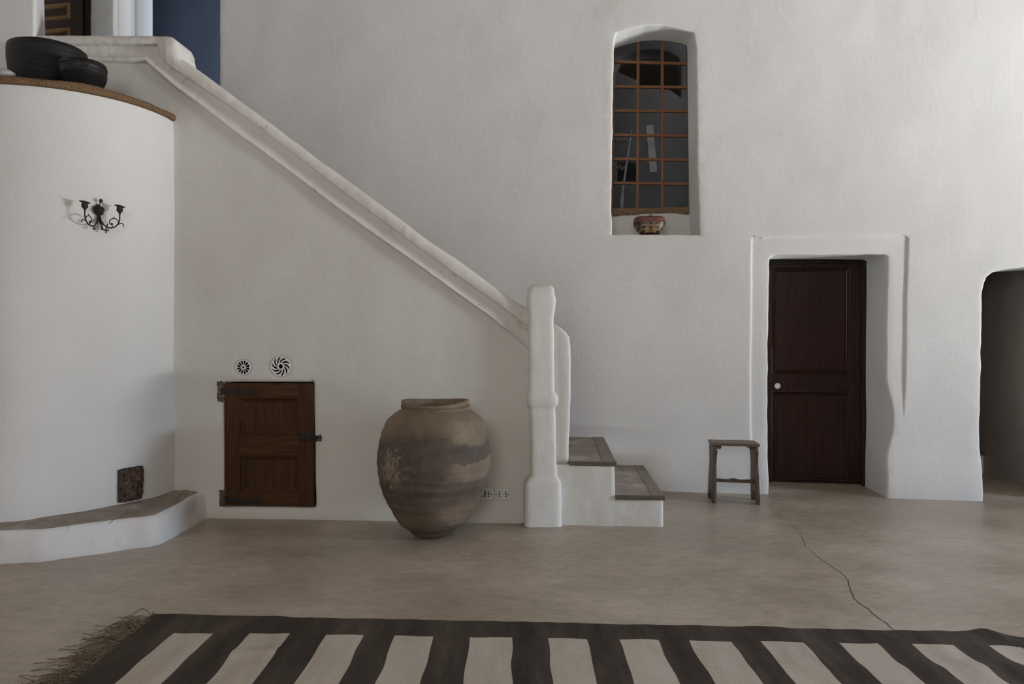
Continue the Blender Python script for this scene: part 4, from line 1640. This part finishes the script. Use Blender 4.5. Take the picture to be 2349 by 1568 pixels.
# ------------------------------------------------------------------ cupboard door under the stairs
PC = WS.back(-0.004)
cupd = thing('cupboard_door', 'small dark panelled wooden cupboard door with iron strap hinges under the stairs', 'cupboard door', tuple(WS.px(617, 1163)))


def cr(u0, v0, u1, v1):
    a0, b1 = PC.loc(u0, v0); a1, b0 = PC.loc(u1, v1)
    return [a0, b0, a1, b1]


lf = cr(514.5, 878, 720, 1162)
p1 = cr(548, 911, 685, 999)
p2 = cr(549, 1043, 686, 1130)
p2[0], p2[2] = p1[0], p1[2]
for xa, xb in ((lf[0], p1[0]), (p1[2], lf[2])):
    mb = MB()
    slab(mb, PC, (xa, lf[1], xb, lf[3]), -.035, 0)
    mb.build('stile', M['cup_v'], cupd, smooth=False, bevel=.002)
for z0, z1 in ((lf[1], p2[1]), (p2[3], p1[1]), (p1[3], lf[3])):
    mb = MB()
    slab(mb, PC, (p1[0], z0, p1[2], z1), -.035, -.0015)
    mb.build('rail', M['cup_h'], cupd, smooth=False, bevel=.002)
for r in (p1, p2):
    mb = MB()
    frame_ring(mb, PC, r, [0, .003, .010, .016, .030, .034], [0, .003, .001, -.010, -.016, -.022])
    slab(mb, PC, (r[0] + .032, r[1] + .032, r[2] - .032, r[3] - .032), -.03, -.021)
    mb.build('panel', M['cup_v'], cupd, smooth=False)
for k, (u0, u1, v) in enumerate(((510, 596, 897), (519, 602, 1147))):
    mb = MB()
    a0, b0 = PC.loc(u0, v); a1 = PC.loc(u1, v + 3)[0]; b1 = PC.loc(u1, v + 3)[1]
    pts = [(a0, b0 - .018), (a0 + .13, b0 - .018), (a1 - .05, b1 - .012), (a1 - .045, b1 - .016), (a1, b1), (a1 - .045, b1 + .016), (a1 - .05, b1 + .010), (a0 + .13, b0 + .016), (a0, b0 + .018)]
    mb.prism([PC.w(a, b, .0005) for a, b in pts], [PC.w(a, b, .005) for a, b in pts])
    mb.tube([PC.w(a0 + .002, b0 - .024, .006), PC.w(a0 + .002, b0 + .024, .006)], .008, 8)
    hg = mb.build('strap_hinge', M['strap'], cupd, smooth=False, bevel=.001)
    mb = MB()
    rr = random.Random(k)
    u_a, u_b, v_a, v_b = ((499, 513, 874, 920), (504, 517.5, 1124, 1161))[k]
    for q in range(150):
        c = WS.px(rr.uniform(u_a, u_b), rr.uniform(v_a, v_b), .001)
        r = rr.uniform(.003, .009)
        mb.lathe([(r * .2, -r), (r * .9, -r * .3), (r * .8, r * .4), (r * .2, r)], c, 6)
    mb.build('mortar', M['rubble'], cupd, label='broken mortar round the hinge')
mb = MB()
lk = cr(688, 993, 719, 1007)
slab(mb, PC, lk, 0, .006)
a0, b0 = PC.loc(690, 1009)
mb.tube([PC.px(690, 1008, .006), PC.px(705, 1008.5, .010), PC.px(722, 1004, .010), PC.px(737, 1003, .008)], [.004, .005, .005, .006], 8)
lk2 = cr(720, 998, 727, 1011)
slab(mb, PC, lk2, -.002, .010)
mb.build('latch', M['strap'], cupd, smooth=False, bevel=.0015)
mb = MB()
rr = random.Random(5)
for q in range(40):
    c = WS.px(rr.uniform(723, 737), rr.uniform(998, 1011), .004)
    r = rr.uniform(.003, .008)
    mb.lathe([(r * .2, -r), (r * .9, -r * .3), (r * .8, r * .4), (r * .2, r)], c, 6)
mb.build('mortar', M['rubble'], cupd, label='broken mortar round the latch keep')
mb = MB()
kh = PC.px(700, 1027, .001)
mb.lathe([(.006, -.002), (.006, .0015), (.003, .002)], kh, 12, fr=out_frame(kh, PC))
mb.build('keyhole', M['hole'], cupd)


# ------------------------------------------------------------------ pierced plaster roundels
def slot_poly(r0, r1, a0, a1, hw0, hw1, n=6):
    """one slot between two radii; its axis turns from a0 to a1 while widening"""
    L, R = [], []
    for i in range(n + 1):
        t = i / n
        r = r0 + (r1 - r0) * t
        a = a0 + (a1 - a0) * t
        h = (hw0 + (hw1 - hw0) * t) / r
        if i in (0, n):
            h *= .55
        L.append((r * math.cos(a - h), r * math.sin(a - h)))
        R.append((r * math.cos(a + h), r * math.sin(a + h)))
    return L + R[::-1]


def roundel(u, v, R, slots, hub, label):
    a, b = S(u, v)
    pos = WS.w(a, b - R, .0)
    t = thing('wall_vent', label, 'vent', tuple(pos), 'pierced roundels over the cupboard door')
    outer = [(a + R * math.cos(2 * PI * k / 48), b + R * math.sin(2 * PI * k / 48)) for k in range(48)]
    hs = [([(a + x, b + y) for x, y in s], .008) for s in slots]
    hs.append(([(a + hub * math.cos(2 * PI * k / 16), b + hub * math.sin(2 * PI * k / 16)) for k in range(16)], .008))
    PV = WS.back(-.007)
    relief('grille', PV, outer, hs, .012, M['white'], None, t, rim=.014, rnd=.0035)
    return t


roundel(558, 842, .054, [slot_poly(.017, .047, 2 * PI * (k + .5) / 12, 2 * PI * (k + .5) / 12, 0.0034, .0098) for k in range(12)], .0075,
        'smaller round white vent with straight spokes above the cupboard door')
roundel(644, 840, .073, [slot_poly(.026, .066, 2 * PI * k / 10 + .5, 2 * PI * k / 10 - .25, .0060, .0085) for k in range(10)], .0155,
        'larger round white vent with swirling blades above the cupboard door')

# ------------------------------------------------------------------ sockets between the jar and the newel post
M['plate'] = M['plastic']


def socket(u0, u1, v0, v1, label, holes):
    PO = WS
    a0, b1 = PO.loc(u0, v0); a1, b0 = PO.loc(u1, v1)
    c = ((a0 + a1) / 2, (b0 + b1) / 2)
    t = thing('wall_outlet', label, 'socket', tuple(PO.w(c[0], b0, .0)), 'sockets on the stair wall')
    mb = MB()
    slab(mb, PO, (a0, b0, a1, b1), -.006, .017)
    mb.build('plate', M['plastic'], t, smooth=False, bevel=.006, seg=3)
    for (x, w) in ((-.030, .024), (0, .022), (.030, .024)):
        mb = MB()
        slab(mb, PO, (c[0] + x - w / 2, c[1] - .022, c[0] + x + w / 2, c[1] + .022), .012, .0185)
        md = mb.build('module', M['plastic'], t, smooth=False, bevel=.0015)
        for (hx, hy, r) in holes:
            if abs(hx - x) < .016:
                mb = MB()
                p = PO.w(c[0] + hx, c[1] + hy, .0172)
                mb.lathe([(r, -.001), (r, .0018), (r * .8, .0022)], p, 12, fr=out_frame(p, PO))
                mb.build('pin_hole', M['hole'], md)
    return t


h1 = [(-.022, 0, .0052), (-.022, .014, .0045), (-.022, -.014, .0045), (-.044, 0, .004), (.024, 0, .0050), (.024, .014, .0050), (.024, -.014, .0050), (.041, 0, .0045)]
h0 = h1 + [(0, y, .0040) for y in (-.018, -.012, -.006, 0, .006, .012, .018)]
socket(1094.5, 1132.8, 1118.5, 1145, 'white wall socket half hidden behind the big clay jar', h0)
socket(1134.2, 1172, 1118.5, 1145, 'white wall socket in full view beside the newel post', h1)

# ------------------------------------------------------------------ big clay jar
jc = Vector((-0.512, 4.73, 0))
jar = thing('clay_jar', 'large brown clay storage jar with dark stains standing on the floor before the stairs', 'jar', jc)
jp = [(.085, .0), (.098, .004), (.104, .012), (.133, .026), (.166, .056), (.210, .088), (.2585, .155), (.2935, .220), (.322, .287), (.342, .353), (.354, .420), (.360, .486), (.357, .552), (.3486, .619), (.3336, .686), (.3045, .750), (.272, .783), (.236, .806), (.220, .815)]


def jar_fn(r, z, w, i):
    lean = .016 * math.cos(w) * max(0, (z - .05)) / .8
    k = 1 + .010 * math.sin(2 * w + 1 + z * 2) + .008 * noise.noise(Vector((math.cos(w) * 2, math.sin(w) * 2, z * 5)))
    flat = -.006 * math.exp(-((z - .18) / .05) ** 2) * max(0, -math.cos(w))
    return r * k + lean + flat + .0016 * math.sin(z * 95), z


def dense(prof, step=.012):
    out = []
    for (r0, z0), (r1, z1) in zip(prof[:-1], prof[1:]):
        k = max(1, int(math.hypot(r1 - r0, z1 - z0) / step))
        for j in range(k):
            out.append((r0 + (r1 - r0) * j / k, z0 + (z1 - z0) * j / k))
    out.append(prof[-1])
    return out


def smooth_prof(prof, n=5):
    return [(p.x, p.y) for p in (curve_pts([Vector((r, z, 0)) for r, z in prof], n))]


mb = MB()
mb.lathe(smooth_prof(jp), jc, 96, jar_fn)
mb.build('body', M['clay'], jar, angle=80)


def rim_fn(r, z, w, i):
    s = math.sin(w)                        # -1 towards the camera
    lift = .011 * math.cos(w) ** 2 * (z - .80) / .06 - .012 * max(0, -s) * (z - .80) / .06
    k = 1 + .018 * math.exp(-((w - .10) / .18) ** 2) + .012 * math.sin(2 * w)
    return r * k + .016 * math.cos(w), z + lift


mb = MB()
mb.lathe([(.224, .803), (.222, .812), (.215, .822), (.213, .836), (.215, .848), (.217, .858), (.212, .866), (.200, .868), (.190, .863), (.186, .850), (.184, .83), (.20, .80), (.25, .76), (.29, .70), (.30, .62), (.20, .30), (.05, .2)], jc, 96, rim_fn)
rim_o = mb.build('neck', M['clay'], jar, angle=80)
mb = MB()
for k in range(64):
    w = 2 * PI * k / 64
    x, z = rim_fn(.2165, .833, w, 0)
    d = Vector((math.cos(w), math.sin(w), 0)); t = Vector((-d.y, d.x, 0))
    c = jc + d * x + Vector((0, 0, z))
    mb.tube([c + t * (.0075 * math.cos(q)) + Vector((0, 0, .0095 * math.sin(q))) for q in [(-.9 + 3.6 * j / 8) for j in range(9)]], .0016, 5)
mb.build('stamped_band', M['clay'], rim_o)

# ------------------------------------------------------------------ stool
sf0, sf1, sb0, sb1 = Vector((1.566, 5.69, 0)), Vector((1.900, 5.63, 0)), Vector((1.584, 5.90, 0)), Vector((1.925, 5.84, 0))
SH = .466
stool = thing('stool', 'small dark wooden stool with scalloped plank legs beside the door', 'stool', (sf0 + sb1) / 2)
mb = MB()
ct = (sf0 + sf1 + sb0 + sb1) / 4
n = 20


def seat_pt(i, j, z):
    a = sf0.lerp(sf1, i / (n - 1)); b = sb0.lerp(sb1, i / (n - 1))
    p = a.lerp(b, j / 9)
    p = ct + (p - ct) * 1.02
    return Vector((p.x, p.y, z + .003 * noise.noise(p * 8)))


mb.grid(n, 10, lambda i, j: seat_pt(i, j, SH))
mb.grid(n, 10, lambda i, j: seat_pt(i, j, SH - .022))
per = [(i, 0) for i in range(n)] + [(n - 1, j) for j in range(1, 10)] + [(i, 9) for i in range(n - 2, -1, -1)] + [(0, j) for j in range(8, 0, -1)]
top_l = [seat_pt(i, j, SH) for i, j in per]
bot_l = [seat_pt(i, j, SH - .022) for i, j in per]
loft(mb, [top_l, bot_l], cap=False)
mb.build('seat', M['stoolx'], stool, angle=30)


def plank(front, back, out):
    """side plank: waisted edges, forked foot; section across its width, thickness along the seat"""
    al = (sf1 - sf0).normalized()
    wd = (back - front)
    wl = wd.length
    wd = wd.normalized()
    prof_f = [(.440, .004), (.40, -.004), (.36, .012), (.30, .022), (.24, .012), (.18, .004), (.12, -.002), (.06, -.010), (0.0, -.012)]
    outl = [(x, z) for z, x in prof_f]
    foot = [(.045, 0.0), (.052, .03), (wl / 2 - .012, .085), (wl / 2 + .012, .085), (wl - .052, .03), (wl - .045, 0.0)]
    bk = [(wl - x, z) for z, x in prof_f[::-1]]
    pol = outl + foot + bk
    mb = MB()
    th = .026

    def P(x, z, s):
        p = front + wd * x + al * (s + out * .012 * (1 - z / .44))
        return Vector((p.x, p.y, z))
    mb.prism([P(x, z, -th / 2) for x, z in pol], [P(x, z, th / 2) for x, z in pol])
    return mb.build('leg', M['stoolw'], stool, smooth=False, bevel=.004)


al = (sf1 - sf0).normalized()
plank(sf0 + al * .018, sb0 + al * .018, -1)
plank(sf1 - al * .018, sb1 - al * .018, 1)
mb = MB()
m0 = sf0.lerp(sb0, .5) + al * .02; m1 = sf1.lerp(sb1, .5) - al * .02
pol_t, pol_b = [], []
for k in range(21):
    t = k / 20
    p = m0.lerp(m1, t)
    h = .168 + .010 * math.exp(-((t - .5) / .10) ** 2) + .008 * (2 * t - 1) ** 2
    pol_t.append((p, h)); pol_b.append((p, .146))
wv = Vector((-al.y, al.x, 0)) * .012
loopp = pol_t + pol_b[::-1]
mb.prism([Vector((p.x - wv.x, p.y - wv.y, h)) for p, h in loopp], [Vector((p.x + wv.x, p.y + wv.y, h)) for p, h in loopp])
mb.build('stretcher', M['stoolx'], stool, smooth=False, bevel=.003)
for q0, sg in ((sf0, 1), (sf1, -1)):
    mb = MB()
    c = q0 + al * sg * .04 + (sb0 - sf0) * .1
    pp = [(0, SH - .022), (sg * .024, SH - .022), (sg * .024, SH - .040), (sg * .014, SH - .048), (0, SH - .048)]
    dpt = (sb0 - sf0) * .8
    A1 = [Vector((c.x + al.x * x, c.y + al.y * x, z)) for x, z in pp]
    mb.prism(A1, [p + dpt for p in A1])
    mb.build('cleat', M['stoolw'], stool, smooth=False, bevel=.002)

# ------------------------------------------------------------------ striped rug
rug = thing('striped_rug', 'flat woven rug of dark brown and cream stripes on the cement floor', 'rug', (0.2, 2.3, 0))
edges_x = [-1.447, -1.277, -1.117, -.944, -.790, -.628, -.496, -.332, -.176, 0.0, .148, .310, .447, .609, .737, .913, 1.033, 1.203, 1.345, 1.500, 1.639, 1.806, 1.950, 2.075]
RX0, RX1, RY0 = -1.640, 2.330, 1.10


def back_edge(x):
    return 3.347 - .0565 * (x + 1.64) + .006 * noise.noise(Vector((x * 3, 0, 0)))


def block_edge(x):
    return 3.135 - .040 * (x + 1.45) + .005 * noise.noise(Vector((x * 5, 4, 0)))


xs = []
cols = [RX0] + edges_x + [RX1]
for a, b in zip(cols[:-1], cols[1:]):
    k = max(2, int(round((b - a) / .022)))
    xs += [(a + (b - a) * i / k) for i in range(k)]
xs.append(RX1)
NB, NY = 10, 84


def rug_y(x, j):
    be, bl2 = back_edge(x), block_edge(x)
    if j <= NB:
        return be + (bl2 - be) * j / NB
    return bl2 + (RY0 - bl2) * (j - NB) / (NY - NB)


def rug_pt(x, j):
    y = rug_y(x, j)
    lean = -.012 * (x - .3) * (3.13 - y) * .2
    xw = x + lean + .009 * noise.noise(Vector((x * 2.1, y * 5.5, 9))) + (.012 if x < -1.6 else 0) * (3.34 - y)
    z = .0085 + .0045 * noise.noise(Vector((x * 5, y * 4, 1))) + .0035 * noise.noise(Vector((x * 11, y * 9, 5)))
    z += .012 * math.exp(-((y - 2.93 + .05 * math.sin(x * 3)) / .03) ** 2) * math.exp(-((x + 1.03) / .13) ** 2)
    z += .010 * math.exp(-((y - 2.78) / .05) ** 2) * max(0, x - .7)
    # turned-up back corner
    z += .016 * math.exp(-((x - 2.02) / .06) ** 2) * math.exp(-((y - back_edge(x)) / .10) ** 2)
    z += .010 * math.exp(-((x - 2.28) / .10) ** 2) * math.exp(-((y - back_edge(x)) / .10) ** 2)
    y2 = y - .10 * max(0, min(1, (x - 2.02) / .25)) * math.exp(-((y - back_edge(x)) / .2) ** 2)
    return Vector((xw, y2, max(z, .004)))


mb = MB()
nx = len(xs)
vs = [rug_pt(x, j) for j in range(NY + 1) for x in xs]
fs, mi = [], []
light = [(edges_x[i], edges_x[i + 1]) for i in range(0, len(edges_x), 2)]
for j in range(NY):
    for i in range(nx - 1):
        c = (xs[i] + xs[i + 1]) / 2
        m_ = 1 if (j >= NB and any(a < c < b for a, b in light)) else 0
        fs.append((j * nx + i, j * nx + i + 1, (j + 1) * nx + i + 1, (j + 1) * nx + i)); mi.append(m_)
mb.v = [tuple(p) for p in vs]
mb.f = list(fs)
mb.mi = list(mi)
low_v = [(p[0], p[1], max(p[2] - .006, .0012)) for p in mb.v]
nv = len(mb.v)
mb.v += low_v
for j in range(NY):
    for i in (0, nx - 1):
        a, b = j * nx + i, (j + 1) * nx + i
        mb.f.append((a, b, b + nv, a + nv)); mb.mi.append(0)
for i in range(nx - 1):
    for j in (0, NY):
        a, b = j * nx + i, j * nx + i + 1
        mb.f.append((a, b, b + nv, a + nv)); mb.mi.append(0)
for f, m_ in list(zip(fs, mi)):
    mb.f.append(tuple(k + nv for k in f[::-1])); mb.mi.append(0)
mb.build('weave', [M['rug_dark'], M['rug_light']], rug, angle=70, recalc=True)
mb = MB()
rr = random.Random(11)
for k in range(260):
    clump = rr.random()
    y = 3.335 - 1.1 * clump
    cl = round(clump * 16) / 16
    x0 = RX0 + .012 + .012 * (3.34 - y) + .01
    ln = .07 + .09 * rr.random() + (.10 if rr.random() < .15 else 0)
    dirr = -PI + .25 * math.sin(cl * 40) + rr.gauss(0, .30) + .25
    p = Vector((x0, y, .008))
    pts = [p.copy()]
    a = dirr
    for s in range(6):
        a += rr.gauss(0, .24)
        p = p + Vector((math.cos(a), math.sin(a) + .25 * (3.335 - 1.1 * cl - p.y), 0)) * ln / 6
        p.z = .0035 + .012 * abs(rr.gauss(0, .6)) * (1 if s < 4 else .3)
        pts.append(p.copy())
    mb.tube(curve_pts(pts, 3), .0014, 4, cap=False)
for k in range(7):
    y = 3.33 - .04 * k - .1 * rr.random()
    c = Vector((RX0 - .06 - .05 * rr.random(), y, .02))
    mb.tube(curve_pts([Vector((RX0 + .02, y, .01)), c + Vector((.04, .02, .02)), c, c + Vector((-.02, -.05, .0)), c + Vector((.03, -.09, -.012))], 4), .002, 4, cap=False)
fr_ = mb.build('fringe', M['fringe'], rug)
fr_['kind'] = 'stuff'
